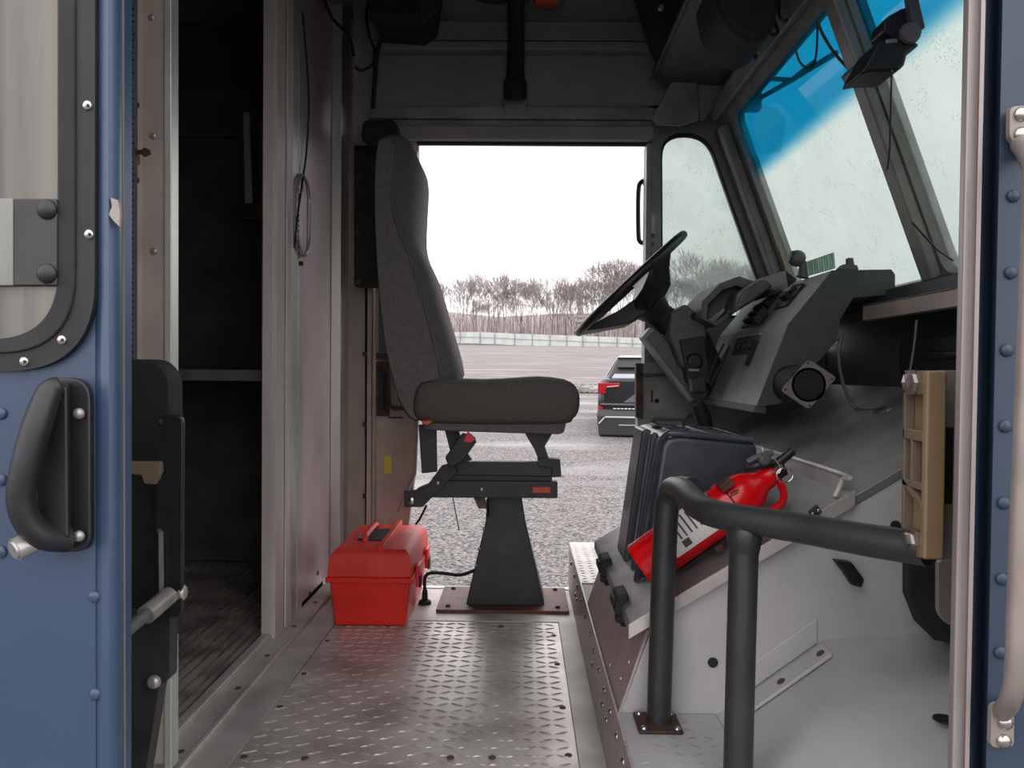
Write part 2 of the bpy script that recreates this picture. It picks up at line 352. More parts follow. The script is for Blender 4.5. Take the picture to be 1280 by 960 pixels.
toe = struct('floor', B().prism([(0.40,0.95,ZP-0.02),(0.40,0.95,ZP),(XC,0.95,ZC),(1.25,0.95,ZC+0.04),(1.25,0.95,ZC-0.1),(XC,0.95,ZC-0.06)], (0,0.605,0)), 'grey_side', 0.002, label='sloping grey toe board on the passenger side')
mk('joint_strip', B().prism([(0.42,1.47,ZP+0.018),(0.60,1.47,ZC-0.008),(0.60,1.47,ZC+0.002),(0.42,1.47,ZP+0.026)], (0,0.05,0)).prism([(0.42,1.545,ZP+0.018),(0.60,1.545,ZC-0.008),(0.60,1.545,ZC+0.045),(0.42,1.545,ZP+0.068)], (0,0.005,0)), 'grey_side', toe, 0.003)
for t in (0.1, 0.5, 0.92): screw(toe, V(0.42 + 0.18*t, 1.492, ZP + 0.026 + (ZC - ZP - 0.024)*t), (-0.6,0,0.8), 0.009, 'screwrust', 'screw')
for a, b in ((1182, 893),):
    p = P(a, b, 1.16); mk('drain_hole', B().rev((p.x, 1.16, ZC + 0.013), (0,0,1), [(0, 0.018), (0.002, 0.018)], 14), 'blackmat', toe)

# far wall with the open driver doorway
XO0, XO1 = -0.43, P(806, 400, YF).x
ZD = P(660, 180, YF).z
wf = struct('wall_far', B().box(-0.69, XO1, YF, YF + 0.05, ZD + 0.005, 2.42).box(XO1, 0.95, YF, YF + 0.05, 1.94, 2.42).box(-0.69, -0.43, YF + .05, YF + 0.24, 1.98, 2.42), 'roofgrey', label='grey inner wall above the open driver doorway')
zz = lambda py: P(640, py, YF).z
mk('header_beam', B().box(-0.62, XO1 + 0.02, YF - 0.035, YF, zz(152), zz(137)).box(-0.62, XO1 + 0.02, YF - 0.02, YF, zz(168), zz(152)), 'framegrey', wf, 0.004)
mk('header_beam', B().box(-0.62, XO1 + 0.02, YF - 0.045, YF, zz(178), zz(161)), 'roofgrey', wf, 0.006)
mk('upper_beam', B().box(-0.62, 0.62, YF - 0.05, YF, zz(57), zz(33)).box(-0.62, 0.62, YF - 0.06, YF, zz(70), zz(59)), 'roofgrey', wf, 0.005)
mk('weather_seal', B().box(-0.43, XO1, YF - 0.004, YF + 0.02, ZD - 0.003, ZD + 0.006), 'blackmat', wf)
# wall forward of the doorway with the quarter window
jam = P(826, 400, YF).x
OUT = [V(XO1, YF, 0.98), V(1.16, YF, 0.98), V(0.80, YF, 1.95), V(XO1, YF, 1.95)]
INN = [P(827, 398, YF), P(966, 398, YF), P(884, 166, YF), P(826, 166, YF)]
OUTr = rpoly(OUT, 0.005); INNr = rpoly(INN, [0.04, 0.05, 0.10, 0.10])
wff = struct('wall_far', B().ring(OUTr, INNr, (0, 0.05, 0)).box(XO1, 1.30, YF, YF + 0.05, -0.3, 0.98), 'framegrey', label='grey metal wall around the small quarter window')
mk('door_jamb', B().box(XO1 - 0.003, XO1 + 0.018, YF - 0.02, YF + 0.06, 0.0, ZD), 'framegrey', wff, 0.003)
mk('window_seal', B().ring(INNr, [p + (V(0.72, YF, 1.45) - p) * 0.035 for p in INNr], (0, 0.02, 0)), 'blackmat', wff)
jl = B()
for py0, py1 in ((292, 297), (303, 308), (318, 330)): jl.pp([(811, py0), (818, py0), (818, py1), (811, py1)], YF - 0.003, 0.003)
mk('jamb_sticker', jl, 'dashdark', wff)
mk('jamb_sticker', B().pp([(810, 268), (819, 268), (819, 291), (810, 291)], YF - 0.003, 0.003), 'silver', wff)
w1 = struct('window_1', B().prism([p + V(0, 0.025, 0) for p in INNr], (0, 0.005, 0)), 'glass', label='small rainy quarter window forward of the driver doorway')
# far wall behind the seat, cream, with conduit
wb = struct('wall_far', B().box(-0.83, XO0 - 0.10, 3.34, 3.40, -0.02, 2.42), 'cream', label='cream inner wall behind the driver seat')
mk('corner_post', B().box(-0.80, -0.757, 3.20, 3.34, 0.0, 2.40), 'strip', wb, 0.004)
mk('wall_flange', B().box(-0.66, -0.64, 3.27, 3.34, 0.0, 2.3), 'cream', wb, 0.002)
# ceiling and closed body shell
struct('ceiling', B().box(-4.5, 0.95, 0.85, YF + 0.32, 2.40, 2.46), 'roofgrey', label='grey van roof')
rl = B()
for x in (-0.5, 0.1): rl.box(x - 0.03, x + 0.03, 0.92, YF, 2.34, 2.40)
struct('trim_1', rl, 'roofgrey', 0.004, label='roof cross ribs')
XR = P(1212, 60, 0.88).x
wn = B().box(-4.5, -0.47, 0.86, 0.92, -0.45, 2.42).box(-0.47, 0.7, 0.86, 0.92, 2.02, 2.42)
struct('wall_near', wn, 'bluepaint', label='blue near side wall of the van body')
# cargo hold
cg = struct('wall_cargo', B().box(-4.5, -4.44, 0.92, 3.4, -0.05, 2.42).box(-4.5, -0.84, 3.38, 3.42, -0.05, 2.42).box(-4.44, -0.9, 0.92, 0.94, 0, 2.4), 'cargo', label='dark lining of the cargo hold')
cf = B().box(-4.5, -0.83, 0.92, 3.4, -0.1, -0.006)
for i in range(130):
    x = -0.86 - i*0.034; cf.box(x - 0.009, x + 0.009, 0.93, 3.37, -0.006, 0.012)
struct('floor_cargo', cf, 'cargofloor', label='dark ribbed cargo floor')
mk('kick_rail', B().box(-2.6, -0.9, 3.35, 3.38, 0.0, 0.03), 'cargo', cg)

# bulkhead: the near jamb, the opening, and the sliding door beyond
xb = -0.80
wr = struct('wall_rear', B().box(xb - 0.06, xb, 0.92, 1.56, 0, 2.4).box(xb - 0.06, xb - .032, 1.56, 3.38, 2.15, 2.4), 'cream', label='cream bulkhead post beside the cargo doorway')
D0 = 1.58
mk('post_face', B().prism([P(176, -80, D0), P(206, -80, D0), P(206, 955, D0), P(176, 955, D0)], (0, 0.02, 0)).prism([P(162, -60, D0-0.03), P(178, -60, D0), P(178, 955, D0), P(162, 955, D0-0.03)], (0,0.02,0)), 'cream', wr, 0.002)
mk('post_return', B().prism([P(205, -80, D0-0.005), P(214, -80, D0-0.005), P(214, 962, D0-0.005), P(205, 962, D0-0.005)], (0, 0.035, 0)), 'strip', wr, 0.002)
for a, b in ((190, 22), (192, 170), (193, 314), (191, 905)): screw(wr, P(a, b, D0), (0,-1,0), 0.0075, 'silver', 'rivet', 0.005)
for a, b in ((169, 131), (169, 225)): screw(wr, P(a, b, D0 - 0.015), (0.3,-1,0), 0.0085, 'rustdark', 'bolt', 0.006)
st = B()
for i in range(150):
    z = 0.05 + i * 0.0125; a = P(151, 480, 1.50).x; st.box(a, a + 0.018, 1.50, 1.515, z, z + 0.008)
st.box(P(150, 480, 1.5).x, P(162, 480, 1.5).x, 1.515, 1.53, 0.0, 2.2)
mk('ribbed_seal', st, 'dashdark', wr)
# sliding door in the bulkhead (pushed back), seen obliquely
def yx(px, x): return x / ray(px, 480).x * ray(px, 480).y
yd0 = yx(341, xb)
d3 = struct('door_3', B().box(xb - 0.03, xb, yd0, 3.34, 0.0, 2.395), 'bulk', 0.002, label='sliding metal door in the bulkhead')
mk('door_edge', B().box(xb, xb + 0.010, yd0, yx(352, xb), 0.005, 2.35).box(xb, xb + 0.012, yx(354, xb), yx(359, xb), 0.0, 2.35).box(xb - .034, xb + .002, yd0 - .004, yd0, .004, 2.35), 'doorstrip', d3, 0.002)
mk('edge_groove', B().box(xb, xb + 0.006, yx(352, xb), yx(354.5, xb), 0.0, 2.35), 'blackmat', d3)
mk('edge_channel', B().box(xb, xb + 0.011, yx(361, xb), yx(368, xb), 0.0, 2.35).box(xb, xb + 0.008, yx(370, xb), yx(376, xb), 0.0, 2.35), 'strip', d3, 0.002)
for px, py in ((372, 753), (387, 742), (397, 716)):
    p = PX(px, py, xb); screw(d3, p, (1,0,0), 0.01, 'rustdark', 'bolt', 0.005)
# pull loop on the sliding door
lp = thing('pull_loop', 'grey oval pull loop with a small chain hung on the sliding bulkhead door', 'handle', PX(370, 268, xb + 0.012))
yl0, yl1 = yx(361, xb), yx(380, xb); zt = PX(370, 218, xb).z; zb_ = PX(370, 318, xb).z; cy = (yl0 + yl1) / 2; ry = (yl1 - yl0) / 2 * 0.8
pts = [V(xb + 0.02, cy + ry * math.cos(a), zt - ry + ry * math.sin(a)) for a in [math.pi * i / 8 for i in range(9)]] + [V(xb + 0.02, cy + ry * math.cos(a), zb_ + ry + ry * math.sin(a)) for a in [math.pi + math.pi * i / 8 for i in range(9)]]
mk('loop', B().tube(pts + [pts[0]], 0.007, 8), 'silver', lp, smooth=True)
ch = B()
for i in range(16): ch.sph((xb + 0.026, yl0 + 0.012 + 0.004 * (i % 2), zt - 0.03 - i * 0.018), 0.005, seg=6)
mk('chain', ch, 'chrome', lp, smooth=True)
mk('mount_pin', B().rev((xb, cy, zb_ - 0.03), (1,0,0), [(0, .008), (.02, .008), (.02, .004), (.024, 0)], 10), 'rustdark', lp)
cb = B().tube(smoothpath([PX(378, 15, xb+.03), PX(383, 70, xb+.03), PX(386, 130, xb+.025), PX(383, 190, xb+.02), PX(379, 220, xb+.02), PX(372, 270, xb+.03), PX(368, 310, xb+.02)]), 0.0035, 6)
tag(mk('hanging_cord', cb, 'blackmat', smooth=True), 'thin black cord hanging down the bulkhead door to the oval loop', 'cord')

# driver sliding door, slid back behind the seat
d2 = struct('door_2', B().prism([V(-0.62, 3.27, 0.02), V(-0.50, 3.27, 0.02), P(519, 592, 3.27), P(522, 530, 3.27), V(-0.445, 3.27, 1.85), V(-0.62, 3.27, 1.85)], (0, 0.035, 0)), 'cream', 0.004, label='cream driver door slid open behind the seat')
mk('edge_seal', B().tube([P(498, 640, 3.265), P(519, 592, 3.265), P(522, 530, 3.265), P(521, 300, 3.265), P(521, 190, 3.265)], 0.006, 8), 'silver', d2, smooth=True)
dl = mk('door_latch', B().pp([(470, 452), (486, 452), (486, 520), (470, 520)], 3.24, 0.02), 'rustdark', d2, 0.003)
mk('latch_lever', B().tube(smoothpath([P(487, 462, 3.22), P(488, 490, 3.22), P(490, 508, 3.22), P(504, 510, 3.22)]), 0.010, 8).tube([P(478, 465, 3.23), P(478, 512, 3.23)], 0.012, 8), 'steelblack', dl, smooth=True)
mk('latch_rod', B().tube([P(486, 522, 3.23), P(503, 522, 3.23)], 0.004, 6).tube([P(486, 505, 3.23), P(486, 522, 3.23)], 0.004, 6), 'rustdark', dl)
mk('warning_sticker', B().pp([(480, 570), (489, 570), (489, 592), (480, 592)], 3.266, 0.003), 'yellow', d2)
mk('window_pane', B().pp([(473, 370), (482, 370), (482, 440), (473, 440)], 3.262, 0.006), 'carglass', d2)
mk('window_sill', B().pp([(470, 441), (500, 441), (500, 449), (470, 449)], 3.24, 0.03), 'black', d2)
# conduit and black panel on that wall
cd = thing('wall_conduit', 'black cable conduit clipped down the cream wall behind the seat', 'conduit', P(458, 640, 3.33))
mk('cable', B().tube([P(459, 355, 3.325), P(459, 520, 3.325), P(459, 655, 3.325)], 0.010, 8), 'blackmat', cd, smooth=True)
for py in (440, 528, 618): mk('clip', B().pp([(453, py), (463, py), (463, py + 5), (453, py + 5)], 3.308, 0.03), 'black', cd, 0.002)
bp_ = thing('belt_housing', 'tall black seat belt housing on the wall behind the driver seat', 'panel', P(455, 350, 3.3))
mk('housing', B().pp([(442, 160), (500, 160), (500, 358), (442, 358)], 3.18, 0.08), 'blackmat', bp_, 0.01)
for py in (222, 290, 352): screw(bp_, P(447, py, 3.18), (0,-1,0), 0.012, 'steelblack', 'bolt', 0.008)
mk('shoulder_box', B().pp([(452, 148), (495, 148), (498, 175), (450, 175)], 2.96, 0.10), 'blackmat', bp_, 0.02)

# ------------------------------------------------ windscreen
def wx(z): return 1.055 - (z - 1.128) * 0.372
zb0, zt0 = 1.128, 1.848
def wpt(y, z, off=0): return V(wx(z) + off * 0.937, y, z + off * 0.349)
YP = 1.97                                  # centre post
def pane_corners(y0, y1, m=0.0): return [wpt(y1, zb0, 0), wpt(y0, zb0, 0), wpt(y0, zt0, 0), wpt(y1, zt0, 0)]
pa = pane_corners(2.94, 2.005); pb = pane_corners(1.935, 0.96)
ra = rpoly([pa[1], pa[0], pa[3], pa[2]], 0.05); rb = rpoly([pb[1], pb[0], pb[3], pb[2]], 0.05)
nv = V(0.937, 0, 0.349)
w2 = struct('window_2', B().prism([p + nv * 0.02 for p in ra], nv * 0.006), 'glass_band', label='driver half of the windscreen with a blue sun band')
w3 = struct('window_3', B().prism([p + nv * 0.02 for p in rb], nv * 0.006), 'glass_band', label='passenger half of the windscreen with a blue sun band')
oa = [wpt(3.10, zb0 - 0.06), wpt(1.97, zb0 - 0.06), wpt(1.97, zt0 + 0.10), wpt(3.10, zt0 + 0.10)]
ob = [wpt(1.97, zb0 - 0.06), wpt(0.90, zb0 - 0.06), wpt(0.90, zt0 + 0.10), wpt(1.97, zt0 + 0.10)]
wfr = struct('wall_front', B().ring(rpoly([oa[0], oa[1], oa[2], oa[3]], 0.001), rpoly([pa[1], pa[0], pa[3], pa[2]], 0.05), nv * 0.045).ring(rpoly([ob[0], ob[1], ob[2], ob[3]], 0.001), rpoly([pb[1], pb[0], pb[3], pb[2]], 0.05), nv * 0.045), 'framegrey', label='grey metal windscreen frame')
# the two posts have a raised inner channel
mk('centre_post', B().prism([wpt(1.995, zb0), wpt(1.995, zt0 + .1), wpt(1.995, zt0 + .1, -0.03), wpt(1.995, zb0, -0.03)], (0, -0.055, 0)), 'framegrey', wfr, 0.006)
mk('post_seal', B().prism([wpt(2.02, zb0), wpt(2.02, zt0 - .03), wpt(2.02, zt0 - .03, -0.012), wpt(2.02, zb0, -0.012)], (0, -0.024, 0)), 'dashdark', wfr, 0.003)
mk('corner_post', B().prism([wpt(3.04, zb0), wpt(3.04, zt0), wpt(3.04, zt0, -0.035), wpt(3.04, zb0, -0.035)], (0, -0.06, 0)), 'framegrey', wfr, 0.008)
mk('post_seal', B().prism([wpt(3.09, zb0), wpt(3.09, zt0), wpt(3.09, zt0, -0.03), wpt(3.09, zb0, -0.03)], (0, -0.03, 0)), 'dashdark', wfr, 0.004)
mk('header_channel', B().prism([wpt(3.05, zt0 + .035), wpt(3.05, zt0 + .09), wpt(3.05, zt0 + .09, -0.03), wpt(3.05, zt0 + .035, -0.03)], (0, -2.1, 0)), 'framegrey', wfr, 0.006)
mk('lower_wall', B().box(1.22, 1.26, 0.9, YF, -0.2, 1.10).box(1.03, 1.26, 0.9, YF, 1.07, 1.12), 'dashdark', wfr)
mk('cowl_beam', B().box(0.985, 1.015, 0.95, 2.24, 1.035, 1.080).box(0.985, 1.08, 0.95, 2.24, 1.072, 1.080), 'cream', wfr, 0.003)
# cab front cap above the windscreen up to the roof, with overhead shelf
xt = wx(zt0 + 0.1)
cap = struct('wall_front', B().prism([V(xt, YF, zt0 + .1), V(xt + 0.05, YF, zt0 + .1), V(0.97, YF, 2.44), V(0.90, YF, 2.44)], (0, -2.2, 0)), 'roofgrey', label='grey cab wall above the windscreen')
tag(mk('overhead_shelf', B().prism([V(0.50, 3.0, 2.02), V(0.53, 3.0, 2.0), V(0.80, 3.0, 1.99), V(0.80, 3.0, 2.02)], (0, -2.0, 0)).prism([V(0.50, 3.0, 2.01), V(0.485, 3.0, 2.01), V(0.60, 3.0, 2.35), V(0.62, 3.0, 2.35)], (0, -2.0, 0)), 'dashdark', None, 0.004), 'dark angled shelf running along the cab front under the roof', 'shelf')
gs = B().pp([(815, 148), (862, 60), (868, 62), (874, 140), (873, 150), (850, 157), (822, 156)], 2.98, 0.01)
mk('gusset_plate', gs, 'framegrey', cap, 0.002)
mk('gusset_plate', B().pp([(868, 58), (905, 48), (940, 60), (880, 150), (875, 150)], 3.0, 0.01), 'roofgrey', cap, 0.002)

# ================================================================= NEAR SIDE: blue door left, blue body post right
YDR = 0.74
d1 = struct('door_1', B().pp([(-260, -640), (118, -640), (120, 1120), (-260, 1120)], YDR, 0.03), 'bluepaint', label='blue sliding door pushed back on the left')
# rolled edge
eg = []
for a, b, d in ((118, 0, 0.0), (126, 0, -0.004), (134, 0, -0.005), (142, 0, -0.001), (149, 0, 0.006), (152, 0, 0.02), (148, 0, 0.04), (118, 0, 0.04)):
    eg.append((a, d))
bt = [P(a, -640, YDR + d) for a, d in eg]; bb = [P(a + 3, 1120, YDR + d) for a, d in eg]
mk('rolled_edge', B().loft([bt, bb]), 'bluepaint', d1, smooth=True)
mk('edge_lip', B().loft([[P(a, -640, YDR + d) for a, d in ((151, .018), (154, .018), (154, .04), (151, .04))], [P(a, 1120, YDR + d) for a, d in ((155, .018), (157.5, .018), (157.5, .04), (155, .04))]]), 'post', d1)
# window: rubber gasket with rounded corner, glass, latch plate
WO = [P(-300, -540, YDR - .008), P(120, -540, YDR - .008), P(118, 464, YDR - .008), P(-300, 464, YDR - .008)]
WI = [P(-300, -540, YDR - .008), P(72, -540, YDR - .008), P(72, 424, YDR - .008), P(-300, 424, YDR - .008)]
for r, q in ((WO, 0), (WI, 0)): pass
mk('window_gasket', B().ring(rpoly(WO, [0.001, 0.001, 0.085, 0.001], 12), rpoly(WI, [0.0005, 0.0005, 0.065, 0.0005], 12), (0, 0.008, 0)), 'gasket', d1, 0.002)
WM = [P(-300, -540, YDR - .011), P(93, -540, YDR - .011), P(93, 442, YDR - .011), P(-300, 442, YDR - .011)]
mk('gasket_lip', B().ring(rpoly(WM, [0.001, 0.001, 0.075, 0.001], 12), rpoly(WI, [0.0005, 0.0005, 0.065, 0.0005], 12), (0, 0.006, 0)), 'blackmat', d1, 0.003)
mk('window_glass', B().prism([p + V(0, 0.004, 0) for p in rpoly(WI, [0.0005, 0.0005, 0.065, 0.0005], 12)], (0, 0.003, 0)), 'doorglass', d1)
lpz = mk('window_catch', B().pp([(16, 248), (71, 248), (71, 357), (16, 357)], YDR - .010, 0.008), 'steelblack', d1, 0.0015)
mk('catch_strip', B().pp([(-20, 248), (16, 248), (16, 357), (-20, 357)], YDR - .011, 0.006), 'framegrey', lpz, 0.001)
for py in (262, 342): mk('dome_bolt', B().sph(P(59, py, YDR - .010), 0.0098, (1, .6, 1), 16), 'black', lpz, smooth=True)
for a, b in ((110, 132), (112, 293), (78, 425), (31, 452)):
    s_ = screw(d1, P(a, b, YDR - .008), (0,-1,0), 0.0048, 'chrome', 'screw', 0.003)
    mk('screw_socket', B().rev(P(a, b, YDR - .0112), (0,-1,0), [(0, .0016), (.0004, .0016)], 8), 'blackmat', s_)
for a, b in ((118, 746), (119, 868), (1, 517), (1, 600), (1, 690)): mk('rivet', B().sph(P(a, b, YDR - .001), 0.006, (1, .5, 1), 14), 'bluepaint', d1, smooth=True)
mk('paint_chip', B().pp([(138, 247), (147, 250), (150, 265), (149, 283), (141, 275), (136, 268), (140, 258)], YDR - .0065, 0.004), 'post', d1)
# door handle casting
hd = mk('door_handle', B().prism(rpoly([P(52, 472, YDR - .008), P(112, 472, YDR - .008), P(113, 690, YDR - .008), P(70, 690, YDR - .008), P(48, 540, YDR - .008)], [.02, .022, .022, .01, .02]), (0, .008, 0)), 'black', d1, 0.002)
grip = [(P(76, 482, YDR - .03), .011), (P(62, 490, YDR - .035), .015), (P(47, 530, YDR - .045), .017), (P(33, 580, YDR - .05), .017), (P(26, 620, YDR - .05), .016), (P(34, 650, YDR - .045), .016), (P(52, 668, YDR - .035), .017), (P(80, 672, YDR - .015), .017)]
gp = smoothpath([a for a, _ in grip], 4); gr = []
for i in range(len(grip) - 1): gr += [grip[i][1] + (grip[i+1][1] - grip[i][1]) * j / 4 for j in range(4)]
gr.append(grip[-1][1]); mk('grip', B().tube(gp, gr, 14, 0.75), 'black', hd, smooth=True)
mk('handle_well', B().loft([[P(a, b, YDR - .008) for a, b in ((56, 478), (88, 476), (90, 686), (62, 686), (34, 640), (30, 590), (44, 530))], [P(a, b, YDR - .030) for a, b in ((66, 486), (84, 484), (86, 672), (64, 672), (46, 640), (42, 600), (52, 540))]]), 'black', hd, 0.003)
mk('lock_cylinder', B().rev(P(60, 668, YDR - .026), (P(26, 684, YDR - .046) - P(60, 668, YDR - .026)), [(0, .0105), (.030, .0105), (.030, .0085), (.032, .008), (.032, 0)], 20), 'silver', hd, smooth=True, label='silver lock cylinder')
for py in (517, 670): screw(hd, P(99, py, YDR - .013), (0,-1,0), 0.0056, 'silver', 'screw', 0.005)

# pale post and blue body corner on the right
DP = 0.90
def tall(r):
    return B().loft([[a + (a - c) * .62 for a, c in zip(r[0], r[1])], r[1]])
pst = struct('trim_2', tall([[P(1207, -120, DP), P(1214, -120, DP - .012), P(1230, -120, DP - .012), P(1234, -120, DP), P(1234, -120, DP + .04), P(1207, -120, DP + .04)], [P(1182, 1080, DP), P(1188, 1080, DP - .012), P(1204, 1080, DP - .012), P(1208, 1080, DP), P(1208, 1080, DP + .04), P(1182, 1080, DP + .04)]]), 'post', 0.002, label='pale metal door post on the right')
mk('post_ridge', tall([[P(1229, -120, DP - .02), P(1235, -120, DP - .02), P(1235, -120, DP), P(1229, -120, DP)], [P(1203, 1080, DP - .02), P(1209, 1080, DP - .02), P(1209, 1080, DP), P(1203, 1080, DP)]]), 'post', pst, 0.001)
bc = struct('wall_near', tall([[P(1234, -120, DP - .01), P(1248, -120, DP + .015), P(1256, -120, DP - .02), P(1420, -120, DP - .03), P(1420, -120, DP + .05), P(1234, -120, DP + .05)], [P(1208, 1080, DP - .01), P(1222, 1080, DP + .015), P(1230, 1080, DP - .02), P(1420, 1080, DP - .03), P(1420, 1080, DP + .05), P(1208, 1080, DP + .05)]]), 'bluedark', label='blue riveted body corner on the right')
for a, b in ((1271, 150), (1267, 245), (1264, 341), (1259, 438), (1257, 533), (1255, 629), (1253, 724), (1251, 816)):
    mk('rivet', B().sph(P(a, b, DP - .022), 0.0075, (1, .6, 1), 14), 'bluedark', bc, smooth=True)
struct('wall_near', B().box(P(1400, 500, .9).x, 1.5, 0.86, 0.92, -0.5, 2.4), 'bluedark', label='blue near side wall forward of the door')
gb = thing('grab_bar', 'pale vertical grab bar bolted to the blue body corner', 'handle', P(1250, 930, DP - .03))
mk('bar', B().tube(smoothpath([P(1252, 890, DP - .035), P(1262, 876, DP - .07), P(1269, 840, DP - .085), P(1274, 700, DP - .085), P(1286, 400, DP - .085), P(1292, 230, DP - .085), P(1288, 200, DP - .07), P(1276, 180, DP - .035)], 5), 0.0105, 12), 'grabbar', gb, smooth=True)
m1 = mk('mount_foot', B().prism(rpoly([P(1263, 133, DP - .036), P(1300, 130, DP - .036), P(1300, 190, DP - .036), P(1284, 196, DP - .036), P(1262, 172, DP - .036)], .006), (0, .008, 0)), 'grabbar', gb, .001)
m2 = mk('mount_foot', B().prism(rpoly([P(1240, 880, DP - .036), P(1268, 880, DP - .036), P(1268, 935, DP - .036), P(1238, 935, DP - .036)], .008), (0, .008, 0)), 'grabbar', gb, .001)
for p, par in (((1276, 143), m1), ((1276, 168), m1), ((1256, 903), m2), ((1254, 926), m2)): screw(par, P(*p, DP - .036), (0,-1,0), 0.0085, 'chrome', 'screw', 0.006)

# tan cast latch block, white striker plates behind it
tl = thing('latch_block', 'tan cast latch block with open pockets bolted at the right door post', 'bracket', P(1150, 700, 1.0))
DT = 1.0
XL, XM, XRt = P(1126, 580, DT).x, P(1157, 580, DT).x, P(1183, 580, DT).x
ztp, zbt = P(1150, 463, DT).z, P(1150, 700, DT).z
H = ztp - zbt; DB = DT + .062; XI = XM + .014
mk('cast_body', B().prism([V(XM, DT, zbt), V(XRt, DT, zbt), V(XRt, DB, zbt), V(XI, DB, zbt), V(XI, DT + .012, zbt), V(XM, DT + .012, zbt)], (0, 0, H)), 'tan', tl, 0.004, 3)
wb_ = B().box(XM, XI, DT + .01, DB, zbt, zbt + H*.13).box(XM, XI, DT + .01, DB, zbt + H*.87, ztp).box(XM, XI, DT + .01, DB, zbt + H*.62, zbt + H*.68)
wb_.box(XM, XI, DT + .01, DB, zbt + H*.36, zbt + H*.40).box(XM, XI, DB - .006, DB, zbt, ztp).box(XM, XI, DT + .036, DT + .041, zbt + H*.38, zbt + H*.64)
wb_.prism([V(XM, DT + .01, zbt + H*.26), V(XM, DB, zbt + H*.37), V(XM, DB, zbt + H*.41), V(XM, DT + .01, zbt + H*.30)], (.014, 0, 0))
mk('ribbed_flange', wb_, 'tanshade', tl, 0.0015)
for zq in (.935, .065): mk('bolt', B().rev((XM, DT + .035, zbt + H*zq), (-1,0,0), [(0, .019), (.003, .019), (.003, .013), (.010, .012), (.011, 0)], 6), 'chrome', tl)
for z0, z1 in ((.70, .85), (.14, .25)): mk('through_hole_plate', B().box(XI - .003, XI - .0005, DT + .012, DT + .024, zbt + H*z0, zbt + H*z1), 'post', tl)  # added pale plates, standing for the white showing through the pocket holes
sk = thing('striker_plate', 'white striker plate mounted behind the tan latch block', 'plate', P(1185, 700, 1.06))
mk('plate', B().pp([(1176, 463), (1198, 463), (1196, 700), (1176, 700)], 1.055, 0.01), 'post', sk, .001)
mk('bolt_slot', B().pp([(1180, 534), (1192, 534), (1190, 630), (1180, 630)], 1.052, 0.006), 'blackmat', sk)

# ================================================================= ENGINE COVER
ec = thing('engine_cover', 'aluminium engine cover with sloping lid between the seats', 'engine cover', (0.5, 1.9, ZP))
Y0, Y1 = 1.55, 2.28
def lz(x): return 0.373 + (x - 0.222) * 0.62
side = [V(0.205, Y0, ZP), V(0.262, Y0, 0.345), V(0.262, Y0, lz(0.262) - .03), V(1.02, Y0, lz(1.02) - .03), V(1.2, Y0, lz(1.02) - .03), V(1.2, Y0, ZP)]
mk('housing', B().prism(side, (0, Y1 - Y0, 0)), 'grey_side', ec, 0.002)
mk('rear_panel', B().prism([V(0.201, Y0 - .004, ZP), V(0.205, Y0 - .004, ZP), V(0.264, Y0 - .004, 0.36), V(0.258, Y0 - .004, 0.36)], (0, Y1 - Y0 + .008, 0)), 'alu_brushed', ec)
for t, yy in ((.25, 1.62), (.8, 1.66), (.5, 1.60), (.65, 1.85), (.55, 2.05), (.9, 2.2), (.12, 1.75)):
    screw(ec, V(0.201 + .057*t, yy, ZP + .172*t), (-.95,0,.3), 0.006, 'rustdark' if t in (.65, .9, .8) else 'silver', 'screw', .003)
xl0, xl1 = 0.222, 0.663
lid = mk('lid', B().prism([V(xl0, Y0 - .02, lz(xl0) - .025), V(xl1, Y0 - .02, lz(xl1) - .025), V(xl1, Y0 - .02, lz(xl1)), V(xl0, Y0 - .02, lz(xl0))], (0, Y1 - Y0 + .04, 0)), 'alu_lid', ec, 0.004)
mk('edge_flange', B().prism([V(xl0 - .004, Y0 - .024, lz(xl0) - .026), V(xl1, Y0 - .024, lz(xl1) - .028), V(xl1, Y0 - .024, lz(xl1) + .003), V(xl0 - .004, Y0 - .024, lz(xl0) + .003)], (0, .006, 0)), 'alu', lid, 0.001)
mk('raised_lip', B().tube(smoothpath([V(xl1 - .03, Y0, lz(xl1 - .03) + .004), V(xl1 - .012, Y0 + .01, lz(xl1) + .018), V(xl1 - .005, Y0 + .05, lz(xl1) + .028), V(xl1 - .005, Y1 - .05, lz(xl1) + .028)], 5), 0.006, 8).box(xl1 - .008, xl1 - .003, Y0 + .03, Y1, lz(xl1) - .01, lz(xl1) + .026), 'alu', lid, smooth=True)
mk('front_slope', B().prism([V(xl1 + .004, Y0 - .004, lz(xl1) - .034), V(1.02, Y0 - .004, lz(1.02) - .04), V(1.02, Y0 - .004, lz(1.02) - .02), V(xl1 + .004, Y0 - .004, lz(xl1) - .012)], (0, Y1 - Y0 + .5, 0)), 'alu_lid', ec, 0.003)
for yy in (1.66, 1.98):
    lt = mk('rubber_latch', B().prism([V(.236, yy, .40), V(.212, yy, .395), V(.205, yy, .362), V(.222, yy, .325), V(.246, yy, .33)], (0, .075, 0)), 'blackmat', ec, .005)
    mk('latch_tab', B().box(.202, .228, yy + .015, yy + .06, .368, .385).box(.208, .238, yy - .01, yy + .02, .338, .352), 'blackmat', lt, .003)
kp = P(1021, 639, Y0 - .024)
kn = mk('lid_keeper', B().pp([(1011, 640), (1022, 631), (1028, 640), (1017, 650)], Y0 - .03, .008), 'steelblack', ec, .001)
for a, b in ((1016, 642), (1023, 638)): screw(kn, P(a, b, Y0 - .03), (0,-1,0), .004, 'chrome', 'screw', .003)
mk('hinge_strap', B().prism([P(1038, 697, Y0-.006), P(1060, 700, Y0-.006), P(1076, 722, Y0-.006), P(1072, 732, Y0-.006), P(1060, 728, Y0-.006), P(1050, 712, Y0-.006)], (0, -.02, 0)), 'black', ec, .004)
